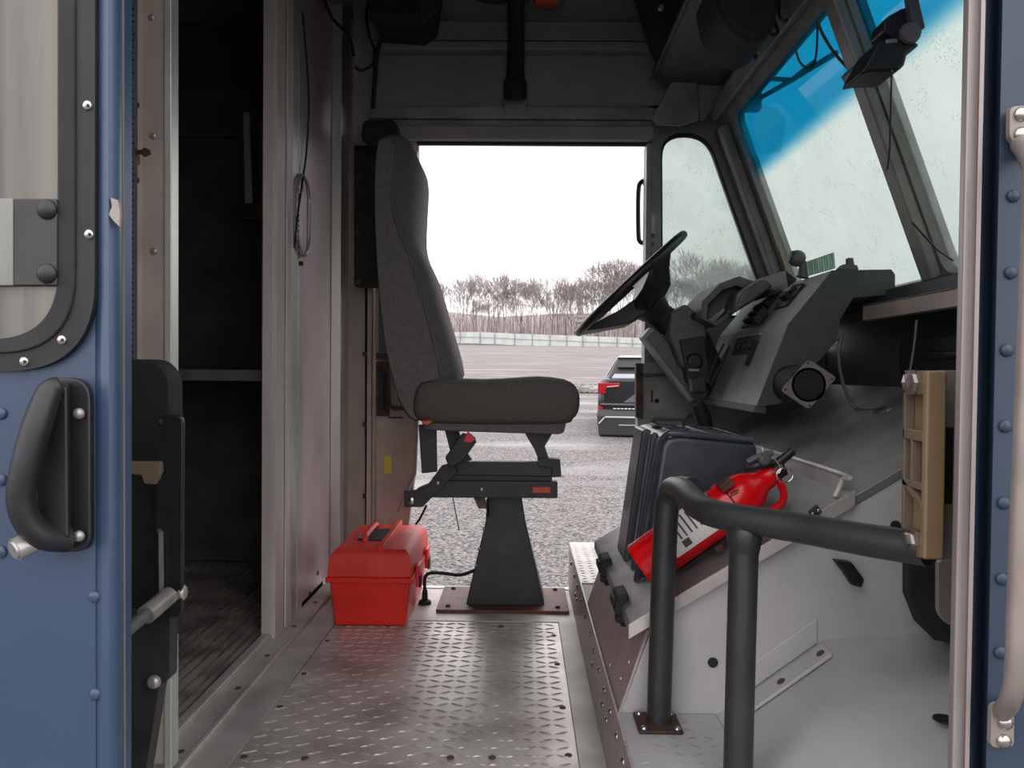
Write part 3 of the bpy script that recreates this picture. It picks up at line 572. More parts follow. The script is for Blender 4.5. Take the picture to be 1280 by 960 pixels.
mk('side_plug', B().rev(P(891, 828, Y0), (0,-1,0), [(0, .0105), (.002, .0105), (.003, .008), (.003, 0)], 16), 'blackmat', ec)
mk('side_plug', B().rev(P(1119, 657, Y0), (0,-1,0), [(0, .0105), (.002, .0105), (.003, .008), (.003, 0)], 16), 'blackmat', ec)

# black wheel-well duct at the far right
dt = thing('air_duct', 'black moulded duct bulging below the tan latch block', 'duct', P(1160, 790, 1.3))
mk('duct_body', B().loft([[P(1128, 690, 1.3), P(1200, 690, 1.3), P(1200, 690, 1.5), P(1128, 690, 1.5)], [P(1128, 740, 1.3), P(1200, 740, 1.3), P(1200, 740, 1.5), P(1128, 740, 1.5)], [P(1142, 775, 1.3), P(1200, 775, 1.3), P(1200, 775, 1.5), P(1142, 775, 1.5)], [P(1168, 800, 1.3), P(1200, 806, 1.3), P(1200, 806, 1.5), P(1168, 800, 1.5)]]), 'blackmat', dt, .012, 3)
mk('pale_bracket', B().prism(rpoly([P(1173, 700, 1.2), P(1200, 700, 1.2), P(1200, 785, 1.2), P(1186, 782, 1.2), P(1173, 768, 1.2)], .01), (0, .01, 0)), 'post', dt, .001)

# ================================================================= HANDRAIL
hr = thing('handrail', 'black tubular handrail with two posts beside the engine cover', 'handrail', (.27, 1.5, ZP))
R_ = 0.0235
pb0 = P(822, 905, 1.5); p1t = P(835, 612, 1.5)
base_x = pb0.x
path = smoothpath([V(base_x + .002, 1.50, ZP), V(base_x + .006, 1.50, .40), V(base_x + .012, 1.50, .60), V(base_x + .020, 1.492, .640), V(base_x + .030, 1.465, .659), V(base_x + .045, 1.42, .662)], 5)
mk('post', B().tube(path[:-1], R_, 18), 'handrail', hr, smooth=True)
rail = smoothpath([V(base_x + .018, 1.500, .640), V(base_x + .022, 1.485, .655), P(856, 615, 1.41), P(874, 633, 1.33), P(905, 645, 1.27), P(1000, 660, 1.18), P(1090, 676, 1.09), P(1160, 686, 1.03)], 6)
mk('rail', B().tube(rail, R_, 18), 'handrail', hr, smooth=True)
pj = P(931, 648, 1.245)
mk('post', B().tube([V(pj.x - .006, pj.y, ZP), V(pj.x - .003, pj.y, .45), V(pj.x, pj.y, pj.z)], R_, 18), 'handrail', hr, smooth=True)
mk('weld_collar', B().rev(V(pj.x, pj.y, pj.z - .055), (0,0,1), [(0, R_), (.01, R_ + .002), (.03, R_ + .006), (.04, R_ + .002)], 18), 'handrail', hr, smooth=True)
for bx_, by_ in ((base_x, 1.5), (pj.x - .006, pj.y)):
    fp = mk('base_plate', B().box(bx_ - .043, bx_ + .043, by_ - .043, by_ + .043, ZP, ZP + .008), 'rustdark', hr, .004)
    for sx in (-1, 1):
        for sy in (-1, 1): screw(fp, (bx_ + sx*.032, by_ + sy*.032, ZP + .008), (0,0,1), .007, 'chrome', 'bolt', .005)

# ================================================================= STORAGE CONSOLE on the lid
co = thing('storage_console', 'black moulded storage console with cup wells on the engine cover lid', 'console', (.4, 1.95, .5))
YA, YB = 1.74, 2.16
def cz(x): return lz(x) + .001
def crs(y, g=0.0):
    return [V(.275 + g, y, cz(.275 + g)), V(.545 - g, y, cz(.545 - g)), V(.535 - g, y, .722 - g), V(.36, y, .738 - g), V(.328 + g, y, .732 - g), V(.318 + g, y, .715 - g)]
mk('body', B().loft([crs(YA), crs(YA + .10), crs(YB - .1), crs(YB)]), 'console', co, .014, 3)
mk('rim', B().tube(smoothpath([V(.525, YA + .005, .726), V(.36, YA + .002, .742), V(.327, YA + .008, .735), V(.312, YA + .015, .69), V(.285, YA + .02, .50), V(.268, YA + .02, .40)], 4), .008, 8), 'console', co, smooth=True)
mk('rib', B().prism([V(.268, YA + .10, .40), V(.280, YA + .10, .40), V(.330, YA + .10, .735), V(.312, YA + .10, .735)], (0, .03, 0)).prism([V(.262, YA + .2, .40), V(.280, YA + .2, .40), V(.330, YA + .2, .735), V(.306, YA + .2, .735)], (0, .14, 0)), 'console', co, .008)
def well(x0, x1, y0, y1):
    r1 = rpoly([V(x0, y0, .7415 - (x0-.33)*.07), V(x1, y0, .7415 - (x1-.33)*.07), V(x1, y1, .7415 - (x1-.33)*.07), V(x0, y1, .7415 - (x0-.33)*.07)], .03)
    c = sum(r1, Vector()) / len(r1); r2 = [c + (p - c) * .84 + V(0,0,.0005) for p in r1]
    mk('cup_rim', B().ring(r1, r2, (0,0,.005)), 'console', co, .001)
    mk('cup_well', B().prism([p + V(0,0,-.004) for p in r2], (0,0,.0035)), 'blackmat', co)
well(.345, .42, YA + .05, YA + .17); well(.345, .42, YA + .22, YA + .34); well(.44, .52, YA + .05, YA + .35)

# ================================================================= FIRE EXTINGUISHER
fe = thing('fire_extinguisher', 'red fire extinguisher strapped slanting on the engine cover edge', 'fire extinguisher', P(805, 720, 1.63))
DE = 1.63; a0 = P(799, 708, DE); a1 = P(922, 623, DE)
ax = (a1 - a0).normalized(); L = (a1 - a0).length; re = .049
mk('cylinder', B().rev(a0, ax, [(0, 0), (0, re*.90), (.006, re), (L - .01, re), (L + .012, re*.98), (L + .028, re*.90), (L + .042, re*.76), (L + .054, re*.60), (L + .062, re*.50), (L + .080, re*.47), (L + .080, 0)], 36), 'extred', fe, smooth=True)
# label wraps the front half
pv = Vector((0,-1,0)); pu = ax.cross(pv).normalized()
def wrap(t0, t1, a_0, a_1, r, n=14):
    vs = []; fs = []
    for i in range(n + 1):
        a = math.radians(a_0 + (a_1 - a_0) * i / n); d = pv * math.cos(a) + pu * math.sin(a)
        vs += [a0 + ax * t0 + d * r, a0 + ax * t1 + d * r]
        if i < n: fs.append((2*i, 2*i + 1, 2*i + 3, 2*i + 2))
    return B().add(vs, fs)
lb = mk('label', wrap(L*.30, L*.80, -90, 20, re + .0006), 'white', fe, smooth=True, label='white instruction label')
tx = B()
for i in range(7):
    q = wrap(L*(.36 + .05*i), L*(.375 + .05*i), -70 + 3*(i % 3), -12, re + .001, 6); tx.add(q.v, q.f)
q = wrap(L*.40, L*.47, -8, 10, re + .001, 5); tx.add(q.v, q.f)
mk('label_print', tx, 'label_ink', lb)
mk('strap', B().rev(a0 + ax * (L*.86), ax, [(0, re + .001), (.0, re + .0025), (.016, re + .0025), (.016, re + .001)], 36), 'extred', fe, smooth=True)
mk('strap_band', B().rev(a0 + ax * (L*.86 + .017), ax, [(0, re + .001), (0, re + .0022), (.003, re + .0022), (.003, re + .001)], 36), 'rustdark', fe, smooth=True)
bk = P(906, 606, DE - .03)
mk('strap_buckle', B().bar(bk - ax*.014 + pu*0, bk + ax*.016, .03, .018), 'rust', fe, .002)
for q0, q1 in (((923, 612), (913, 617)), ((934, 632), (922, 638))): mk('strap_clip', B().bar(P(*q0, DE - .05), P(*q1, DE - .05), .003, .004), 'chrome', fe)
hp = a0 + ax * (L + .075)
mk('neck', B().rev(hp, ax, [(0, .019), (.012, .021), (.022, .017), (.03, .015), (.03, 0)], 18), 'extred', fe, smooth=True)
mk('valve_head', B().rev(hp + ax*.02, ax, [(0, .018), (.02, .018), (.024, .01), (.024, 0)], 18), 'black', fe, smooth=True)
mk('carry_handle', B().tube(smoothpath([P(931, 586, DE), P(945, 582, DE - .01), P(968, 580, DE), P(978, 574, DE), P(991, 563, DE)], 4), [.006]*4 + [.010]*4 + [.011]*4 + [.010]*4 + [.009], 10), 'black', fe, smooth=True)
mk('squeeze_lever', B().tube(smoothpath([P(934, 578, DE), P(950, 570, DE), P(966, 566, DE)], 4), .007, 8).sph(P(956, 574, DE - .02), .014, (1, .6, 1)), 'dash', fe, smooth=True)
mk('pin_wire', B().tube(smoothpath([P(952, 553, DE - .02), P(953, 562, DE - .03), P(956, 575, DE - .03)], 4), .0015, 6).tube(smoothpath([P(966, 570, DE - .03), P(972, 578, DE - .03), P(976, 586, DE - .03), P(972, 592, DE - .03), P(962, 588, DE - .03)], 4), .0015, 6), 'chrome', fe, smooth=True)
rc = P(981, 594, DE - .03)
mk('pull_ring', B().tube([rc + V(math.cos(t)*.017, 0, math.sin(t)*.015) for t in [2*math.pi*i/20 for i in range(21)]], .0018, 6), 'chrome', fe, smooth=True, label='thin steel pull ring')
mk('discharge_hose', B().tube(smoothpath([P(955, 597, DE + .01), P(972, 600, DE), P(980, 618, DE - .01), P(974, 632, DE - .01), P(956, 642, DE - .01)], 5), .013, 10, .6), 'extred', fe, smooth=True)
mk('mount_bracket', B().prism([P(850, 712, DE + .02), P(958, 636, DE + .02), P(962, 645, DE + .02), P(856, 722, DE + .02)], (0, .03, 0)).pp([(893, 685), (902, 679), (905, 688), (897, 693)], DE - .03, .02), 'rustdark', fe)

# ================================================================= DRIVER SEAT
seat = thing('driver_seat', 'high backed charcoal driver seat on a black steel pedestal', 'seat', P(630, 768, 2.92))
def lofty(poly, y0, y1, name, m, inset=.03, bev=.03, par=seat, seg=4):
    c = sum(poly, Vector()) / len(poly)
    def r(y, k):
        out = []
        n = len(poly); area = sum(poly[i-1].x * poly[i].z - poly[i].x * poly[i-1].z for i in range(n))
        for i in range(n):
            p = poly[i]; t = (poly[(i+1) % n] - poly[i-1]).normalized(); nn = V(t.z, 0, -t.x) * (1 if area > 0 else -1)
            q = p - nn * k; out.append(V(q.x * y / p.y if False else q.x, y, q.z))
        return out
    return mk(name, B().loft([r(y0, inset), r(y0 + inset*.35, inset*.4), r(y0 + inset, 0), r(y1 - inset, 0), r(y1 - inset*.35, inset*.4), r(y1, inset)]), m, par, smooth=True)
YS0, YS1 = 2.62, 3.07
bk_pix = [(473, 172), (486, 166), (500, 168), (514, 180), (519, 205), (517, 245), (516, 288), (522, 312), (535, 340), (551, 395), (562, 432), (570, 468), (560, 484), (545, 500), (535, 520), (518, 527), (503, 512), (492, 482), (482, 440), (475, 390), (470, 330), (467, 260), (468, 200)]
bpv = smoothpath([P(a, b, YS0 + .02) for a, b in bk_pix] + [P(*bk_pix[0], YS0 + .02)], 2)[:-1]
lofty(bpv, YS0, YS1, 'backrest', 'fabric', .035)
# side panel facing, slightly proud, darker vinyl
sd_pix = [(474, 176), (488, 172), (495, 182), (492, 215), (490, 258), (499, 290), (513, 325), (524, 362), (536, 405), (546, 445), (552, 482), (545, 500), (533, 518), (518, 524), (504, 508), (494, 482), (484, 440), (477, 390), (472, 330), (469, 260), (470, 200)]
sdv = smoothpath([P(a, b, YS0 - .006) for a, b in sd_pix] + [P(*sd_pix[0], YS0 - .006)], 2)[:-1]
mk('side_panel', B().prism(sdv, (0, .03, 0)), 'vinyl', seat)
mk('seam_piping', B().tube(smoothpath([P(a, b, YS0 - .007) for a, b in sd_pix[1:12]], 3), .0035, 6), 'dash', seat, smooth=True)
cu_pix = [(518, 494), (526, 478), (560, 474), (600, 475), (640, 473), (675, 471), (705, 474), (720, 483), (725, 498), (723, 515), (716, 524), (706, 530), (640, 531), (560, 530), (526, 527), (516, 512)]
cuv = smoothpath([P(a, b, YS0 - .02) for a, b in cu_pix] + [P(*cu_pix[0], YS0 - .02)], 2)[:-1]
lofty(cuv, YS0 - .04, YS1, 'cushion', 'fabric', .03)
mk('seat_pan', B().pp([(528, 527), (708, 529), (705, 541), (698, 543), (655, 542), (560, 539), (530, 537)], YS0 - .01, YS1 - YS0 - .04), 'vinyl', seat, .006)
yr = (2.70, 2.98)
for i, yy in enumerate(yr):
    mk('upper_rail', B().pp([(566, 577), (694, 578), (694, 596), (560, 594)], yy, .04), 'steelblack', seat, .003)
    mk('lower_rail', B().pp([(545, 601), (697, 602), (697, 623), (520, 622), (520, 612)], yy - .02, .05), 'steelblack', seat, .003)
    mk('scissor_link', B().pp([(655, 540), (691, 541), (681, 558), (690, 585), (677, 585), (668, 562)], yy, .02), 'steelblack', seat, .002)
    mk('scissor_link', B().pp([(556, 538), (573, 538), (580, 560), (590, 575), (572, 580), (562, 562)], yy, .02), 'steelblack', seat, .002)
    mk('diagonal_link', B().pp([(505, 614), (530, 612), (552, 582), (566, 578), (572, 590), (540, 622), (528, 634), (505, 634)], yy - .03, .02), 'steelblack', seat, .002)
mk('rail_end', B().pp([(672, 573), (700, 574), (702, 596), (690, 597), (690, 585), (672, 583)], 2.68, .05), 'steelblack', seat, .002)
mk('recline_arm', B().pp([(523, 531), (545, 531), (546, 590), (527, 592)], 2.66, .025), 'steelblack', seat, .003)
mk('cross_plate', B().pp([(560, 594), (690, 596), (690, 603), (556, 602)], 2.70, .32), 'steelblack', seat, .001)
screw(seat, P(514, 626, 2.665), (0,-1,0), .014, 'chrome', 'bolt', .008)
screw(seat, P(602, 612, 2.677), (0,-1,0), .007, 'silver', 'bolt', .004)
screw(seat, P(547, 604, 2.67), (0,-1,0), .007, 'silver', 'bolt', .004)
st_ = mk('maker_sticker', B().pp([(666, 609), (688, 609), (688, 616), (666, 616)], 2.678, .002), 'orange', seat, label='small orange sticker')
bu = mk('belt_buckle', B().prism(rpoly([P(578, 541, 2.60), P(596, 552, 2.60), P(578, 577, 2.60), P(562, 586, 2.60), P(556, 572, 2.60)], .008), (0, .03, 0)), 'black', seat, .004)
mk('release_button', B().prism(rpoly([P(584, 540, 2.595), P(595, 549, 2.595), P(588, 554, 2.595), P(579, 552, 2.595)], .003), (0, .03, 0)), 'extred', bu, .002, label='red release button')
mk('pivot_cap', B().pp([(527, 526), (537, 525), (541, 528), (534, 532), (527, 530)], 2.57, .03), 'orange', seat, .004)
ped = mk('pedestal', B().loft([[P(609, 620, 2.86), P(652, 620, 2.86), P(652, 620, 3.0) + V(0,0,0), P(609, 620, 3.0)], [P(607, 652, 2.85), P(657, 652, 2.85), P(657, 652, 3.01), P(607, 652, 3.01)], [P(582, 758, 2.84), P(681, 758, 2.84), V(P(681, 758, 2.84).x, 3.03, .012), V(P(582, 758, 2.84).x, 3.03, .012)]]), 'steelblack', seat, .005)
for a, b in ((605, 661), (599, 686), (595, 707)): screw(ped, P(a, b, 2.843), (0,-1,0), .006, 'silver', 'bolt', .004)
xq0, xq1 = P(546, 765, 2.8).x, P(711, 765, 2.8).x
bpl = mk('base_plate', B().box(xq0, xq1, 2.77, 3.075, .002, .014), 'rust', seat, .002)
for x in (xq0 + .04, xq1 - .04):
    for y in (2.81, 3.04): screw(bpl, (x, y, .014), (0,0,1), .010, 'rustdark', 'bolt', .007)
mk('height_tag', B().pp([(592, 622), (606, 622), (609, 636), (598, 636)], 2.72, .01), 'tanshade', seat, .002)
mk('release_cable', B().tube(smoothpath([P(533, 632, 2.7), P(525, 648, 2.72), P(520, 655, 2.74)], 4), .004, 6), 'blackmat', seat, smooth=True)
mk('dangling_wire', B().tube([P(566, 622, 2.7), P(574, 663, 2.7)], .002, 6), 'blackmat', seat, smooth=True)
mk('cable_end', B().tube([P(609, 624, 2.7), P(611, 645, 2.72)], .005, 6), 'blackmat', seat, smooth=True)

# air line by the seat
al = thing('air_line', 'black air hose looping from a floor fitting to the seat pedestal', 'hose', P(531, 752, 2.86))
f0 = PZ(531, 754, .004)
mk('floor_fitting', B().rev((f0.x, f0.y, .002), (0,0,1), [(0, .025), (.012, .022), (.016, .012), (.05, .010), (.055, .007), (.055, 0)], 14), 'blackmat', al, smooth=True)
mk('hose', B().tube(smoothpath([V(f0.x, f0.y, .05), V(f0.x, f0.y, .10), V(f0.x + .02, f0.y, .118), V(f0.x + .07, f0.y, .118), V(f0.x + .13, f0.y, .112), V(f0.x + .18, f0.y - .01, .13), P(594, 713, 2.86)], 6), .0065, 8), 'blackmat', al, smooth=True)

# ================================================================= RED TOOLBOX
tbx = thing('toolbox', 'red plastic toolbox on the floor behind the driver seat', 'toolbox', (-.48, 2.6, 0))
ty0, ty1 = 2.60, 3.06
ax0, ax1 = P(417, 790, 2.6).x, P(506, 790, 2.6).x; cxb = (ax0 + ax1) / 2; hw0 = (ax1 - ax0) / 2
zr = P(460, 724, 2.6).z; hw1 = hw0 + .018; ztop = P(460, 690, 2.6).z; 
def trg(hw, y0, y1, z): return [V(cxb - hw, y0, z), V(cxb + hw, y0, z), V(cxb + hw, y1, z), V(cxb - hw, y1, z)]
mk('body', B().loft([trg(hw0, ty0 + .012, ty1 - .012, .003), trg(hw1, ty0, ty1, zr)]), 'red', tbx, .009, 3)
mk('rim', B().loft([trg(hw1 + .010, ty0 - .009, ty1 + .009, zr - .012), trg(hw1 + .010, ty0 - .009, ty1 + .009, zr + .006)]), 'red', tbx, .003)
ldm = mk('lid', B().loft([trg(hw1 + .004, ty0 - .003, ty1 + .003, zr + .006), trg(hw1 + .004, ty0 - .003, ty1 + .003, zr + .020), trg(hw1 - .002, ty0 + .004, ty1 - .004, ztop - .014), trg(hw1 - .020, ty0 + .022, ty1 - .022, ztop + .004), trg(hw1 - .034, ty0 + .04, ty1 - .04, ztop + .009)]), 'redlid', tbx, .004, 3)
zh = ztop + .008
mk('lid_rib', B().bar(V(cxb + .035, ty0 + .015, zh + .002), V(cxb + .035, ty1 - .03, zh + .010), .020, .02, (1,0,0)), 'redlid', ldm, .003)
hn = mk('handle', B().tube(smoothpath([V(cxb - .04, ty0 + .12, zh), V(cxb - .04, ty0 + .14, zh + .020), V(cxb - .04, ty1 - .14, zh + .022), V(cxb - .04, ty1 - .12, zh)], 5), .011, 8), 'redlid', tbx, smooth=True)
mk('handle_recess', B().box(cxb - .07, cxb + .02, ty0 + .13, ty1 - .13, zh + .001, zh + .005), 'blackmat', ldm, .001)
mk('lid_latch', B().tube([V(cxb - .065, ty0 + .15, zh + .012), V(cxb - .04, ty0 + .24, zh + .015)], .009, 8), 'silver', ldm, smooth=True)
for yy in (ty0 + .07, ty1 - .14):
    la = mk('side_latch', B().box(cxb + hw1 + .008, cxb + hw1 + .020, yy, yy + .07, zr - .045, zr + .03), 'red', tbx, .004)
    mk('latch_clip', B().box(cxb + hw1 + .018, cxb + hw1 + .024, yy + .01, yy + .06, zr - .05, zr - .01), 'blackmat', la, .002)

# ================================================================= STEERING
sc = thing('steering_column', 'black steering wheel and column in front of the driver seat', 'steering wheel', P(880, 500, 2.75))
DW = 2.80
e0, e1 = P(724, 415, DW), P(852, 296, DW); wc = (e0 + e1) / 2; Rw = (e1 - e0).length / 2
u = (e1 - e0).normalized(); wn_ = V(u.z, -0.035, -u.x).normalized(); v_ = u.cross(wn_).normalized()
mk('rim', B().tube([wc + u*Rw*math.cos(t) + v_*Rw*math.sin(t) for t in [2*math.pi*i/56 for i in range(57)]], .0155, 10), 'black', sc, smooth=True)
hub = wc + wn_ * .115
mk('hub', B().rev(wc + wn_*.055, wn_, [(0, .03), (0, .075), (.02, .085), (.07, .06), (.11, .045), (.11, 0)], 20), 'black', sc, smooth=True)
for ang in (180 + 8, 68, -68):
    a = math.radians(ang); d = u*math.cos(a) + v_*math.sin(a); pe = v_*math.cos(a) - u*math.sin(a)
    def q(r, dz, wd, th): 
        c = wc + d*r + wn_*dz; return [c - pe*wd - wn_*th, c + pe*wd - wn_*th, c + pe*wd + wn_*th, c - pe*wd + wn_*th]
    mk('spoke', B().loft([q(Rw - .005, .004, .05, .012), q(Rw*.75, .036, .040, .018), q(Rw*.45, .070, .050, .030), q(Rw*.1, .085, .055, .034)]), 'black', sc, .004, 2)
cdv = V(u.z, 0, -u.x).normalized()
mk('column_tube', B().tube([wc + cdv*.12, P(870, 430, DW), P(905, 500, DW)], [.045, .06, .05], 12), 'blackmat', sc, smooth=True)
mk('column_shroud', B().pp([(838, 392), (857, 379), (873, 393), (884, 408), (884, 440), (868, 470), (850, 455), (836, 420)], DW - .09, .16), 'dash', sc, .012, 3)
mk('turn_signal_head', B().sph(P(873, 396, DW - .08), .028, (1.2, 1, .7)), 'black', sc, smooth=True)
mk('stalk_loop', B().tube(smoothpath([P(860, 440, DW - .1), P(866, 431, DW - .1), P(876, 436, DW - .1), P(877, 470, DW - .1), P(870, 482, DW - .1)], 5), .003, 6), 'silver', sc, smooth=True)
lx = mk('column_cover', B().pp([(803, 421), (815, 408), (822, 412), (888, 488), (880, 500), (862, 500)], DW - .03, .1), 'dash', sc, .006)
mk('cover_edge', B().pp([(803, 421), (813, 409), (819, 412), (809, 424), (868, 500), (861, 502)], DW - .04, .012), 'framegrey', lx, .002)
mk('ignition_body', B().rev(P(868, 452, DW - .12), (0,-1,0), [(-.06, .03), (0, .03), (.01, .022), (.01, 0)], 16).pp([(850, 425), (880, 420), (890, 480), (862, 478)], DW - .11, .1), 'black', sc, .004)
mk('ignition_plate', B().pp([(861, 461), (874, 461), (874, 464), (861, 464)], DW - .13, .004), 'silver', sc)
mk('lower_clamp', B().pp([(864, 474), (880, 468), (884, 490), (866, 490)], DW - .14, .05), 'steelblack', sc, .003)
mk('bellows', B().tube([P(872, 505, DW - .1), P(878, 520, DW - .1), P(884, 540, DW - .1)], [.022, .03, .024], 12), 'blackmat', sc, smooth=True)

# ================================================================= DASHBOARD
ds = thing('dashboard', 'charcoal angled dashboard box with gauges and switches', 'dashboard', P(945, 508, 2.2))
YDN, YDF = 2.20, 2.96
dn = [P(945, 508, YDN), P(985, 405, YDN), P(1040, 338, YDN), P(1113, 337, YDN), P(1118, 343, YDN), P(1118, 368, YDN), P(1066, 372, YDN), P(1050, 398, YDN), P(1046, 425, YDN), P(975, 505, YDN)]
mk('case', B().prism(dn, (0, YDF - YDN, 0)), 'casing', ds)
mk('end_shade_panel', B().prism([p + V(0, -.004, 0) for p in dn], (0, .0035, 0)), 'dashdark', ds)  # thin darker plate puts the shade of the dash side into colour
def onp(i, t, s, off=0):               # a point on a driver-facing panel: i=0 lower, 1 upper; t along height, s from near to far
    a, b = dn[i], dn[i + 1]; p = a + (b - a) * t; d = (b - a).normalized(); nn = V(-d.z, 0, d.x); p = p + nn * off; return V(p.x, YDN + (YDF - YDN) * s, p.z)
def patch(name, i, t0, t1, s0, s1, h, m, bev=.002, off=0):
    pts_ = [onp(i, t0, s0, off), onp(i, t1, s0, off), onp(i, t1, s1, off), onp(i, t0, s1, off)]
    nn = onp(i, 0, 0, 1) - onp(i, 0, 0, 0)
    return mk(name, B().prism(pts_, nn * h), m, ds, bev)
# gauge binnacle hood
gh0 = P(878, 402, 2.93); 
hood = B()
ho = [(876, 398), (878, 376), (900, 354), (924, 345), (946, 352), (950, 366), (905, 402), (896, 408)]
hi_ = [(884, 398), (886, 380), (903, 363), (920, 357), (934, 362), (936, 370), (902, 396), (894, 402)]
mk('gauge_hood', B().ring([P(a, b, 2.62) for a, b in ho], [P(a, b, 2.62) for a, b in hi_], (0, .30, 0)), 'dash', ds, .006)
mk('gauge_back', B().pp([(884, 400), (886, 380), (903, 363), (920, 357), (934, 362), (936, 370), (902, 396), (894, 402)], 2.68, .1), 'dashdark', ds, .003)
mk('gauge_lens', B().prism([P(885, 400, 2.63), P(905, 384, 2.63), P(907, 388, 2.63), P(890, 406, 2.63)], (0, .2, 0)), 'carglass', ds, .002)
mk('gauge_hood', B().pp([(925, 366), (945, 352), (957, 348), (968, 358), (940, 378), (918, 392)], 2.52, .34), 'dash', ds, .012, 3)
mk('raised_pod', B().prism([P(942, 350, 2.75), P(981, 337, 2.45), P(997, 349, 2.45), P(985, 362, 2.45), P(945, 376, 2.6)], (0, .25, 0)), 'dashdark', ds, .004)
# switch clusters
patch('switch_plate', 1, .10, .62, .42, .66, .006, 'dashdark')
for i in range(4): patch('rocker_switch', 1, .14 + .11*i, .22 + .11*i, .44, .54, .022, 'black', .004, .004)
for i in range(3): patch('rocker_switch', 1, .18 + .14*i, .28 + .14*i, .56, .64, .016, 'black', .004, .004)
patch('control_bezel', 1, .40, .84, .20, .34, .008, 'black')
patch('control_knob', 1, .52, .62, .22, .29, .03, 'blackmat', .005)
patch('control_knob', 1, .66, .78, .24, .33, .022, 'black', .005)
patch('bezel_edge', 1, .82, .85, .18, .34, .016, 'silver')
for i in range(3): patch('toggle_lever', 1, .05 + .03*i, .30 + .03*i, .34 + .028*i, .355 + .028*i, .02, 'black', .003, .01)
for i in range(4): patch('warning_lamp', 1, .70 + .06*i, .74 + .06*i, .55, .65, .008, 'black', .001)
patch('radio_bezel', 0, .66, .92, .30, .62, .004, 'dashdark')
patch('bezel_edge', 0, .90, .93, .28, .60, .008, 'silver')
for s in (.34, .42, .50): mk('control_knob', B().rev(onp(0, .76, s, .002), onp(0, 0, 0, 1) - onp(0, 0, 0, 0), [(0, .016), (.02, .014), (.022, 0)], 14), 'black', ds, smooth=True)
patch('lever_slot', 0, .50, .84, .285, .31, .012, 'blackmat')
mk('bottom_rail', B().prism([dn[0] + V(-.004, 0, .004), dn[0] + V(.03, 0, -.002), dn[0] + V(.03, 0, -.022), dn[0] + V(-.004, 0, -.018)], (0, .78, 0)), 'dashdark', ds, .003)
mk('key_ring', B().tube(smoothpath([P(905, 430, 2.55), P(895, 450, 2.55), P(884, 478, 2.55)], 4), .004, 6).tube(smoothpath([P(912, 432, 2.5), P(902, 455, 2.5), P(888, 482, 2.5)], 4), .004, 6), 'blackmat', ds, smooth=True)
# vent with square plate
vn = thing('round_vent', 'square pale plate with a round black vent under the dashboard', 'vent', P(1010, 480, 2.05))
sq = rpoly([P(1011, 449, 2.06), P(1046, 472, 2.06), P(1011, 512, 2.06), P(976, 488, 2.06)], .012)
n_ = 7*4; cen = P(1011, 481, 2.06)
circ = [cen + V(math.cos(a), 0, math.sin(a)) * .045 for a in [math.pi/2 - 2*math.pi*i/len(sq) + .35 for i in range(len(sq))]]
mk('plate', B().ring(sq, circ, (0, .006, 0)), 'post', vn)
mk('vent_drum', B().rev(cen + V(0, .0, 0), (0, 1, 0), [(0, .046), (0, .040), (.014, .038), (.014, 0)], 24), 'blackmat', vn, smooth=True)
mk('vent_body', B().rev(cen + V(0, .008, 0), (0, 1, 0), [(0, .050), (.12, .055), (.13, 0)], 24), 'blackmat', vn, smooth=True)
mk('vent_hub', B().rev(cen + V(0, .005, 0), (0, -1, 0), [(-.01, .02), (0, .018), (.004, 0)], 16).box(cen.x - .04, cen.x + .04, 2.066, 2.070, cen.z - .002, cen.z + .002).box(cen.x - .002, cen.x + .002, 2.066, 2.070, cen.z - .04, cen.z + .04), 'black', vn)
for a, b in ((1010, 454), (1040, 474), (1012, 507), (982, 487)): screw(vn, P(a, b, 2.06), (0,-1,0), .003, 'rustdark', 'screw', .002)

# under-dash clutter: heater case, wires
ht = thing('heater_case', 'black heater case in the dark recess behind the round vent', 'heater', P(1080, 520, 2.0))
mk('case', B().box(1.04, 1.2, 1.25, 2.15, lz(1.02) + .01, .98), 'blackmat', ht, .02)
mk('case_cover', B().box(1.03, 1.05, 1.4, 2.0, lz(1.02) + .05, .94), 'black', ht, .01)
wi = thing('wire_bundle', 'black and copper wires dangling in the recess below the cowl beam', 'wires', P(1110, 540, 1.95))
mk('wire', B().tube(smoothpath([P(1046, 425, 2.1), P(1053, 416, 2.1), P(1048, 440, 2.1), P(1054, 480, 2.1), P(1070, 510, 2.1), P(1098, 513, 2.0)], 6), .005, 8), 'dash', wi, smooth=True)
mk('wire_end', B().tube([P(1095, 512, 1.98), P(1106, 508, 1.98)], .004, 6), 'rust', wi, smooth=True, label='bare copper wire end')
mk('loose_pad', B().prism([P(1100, 515, 1.95), P(1120, 508, 1.95), P(1128, 540, 1.95), P(1122, 548, 1.95), P(1108, 535, 1.95)], (0, .05, 0)), 'dash', wi, .006)
mk('loose_tape', B().prism([P(1108, 512, 1.94), P(1118, 510, 1.94), P(1120, 524, 1.94), P(1112, 522, 1.94)], (0, .02, 0)), 'silver', wi, .003)
for px in (1100, 1136, 1150):
    pass
mk('wire', B().tube(smoothpath([P(1146, 400, 1.9), P(1143, 430, 1.9), P(1138, 462, 1.9)], 4), .003, 6), 'dash', wi, smooth=True)
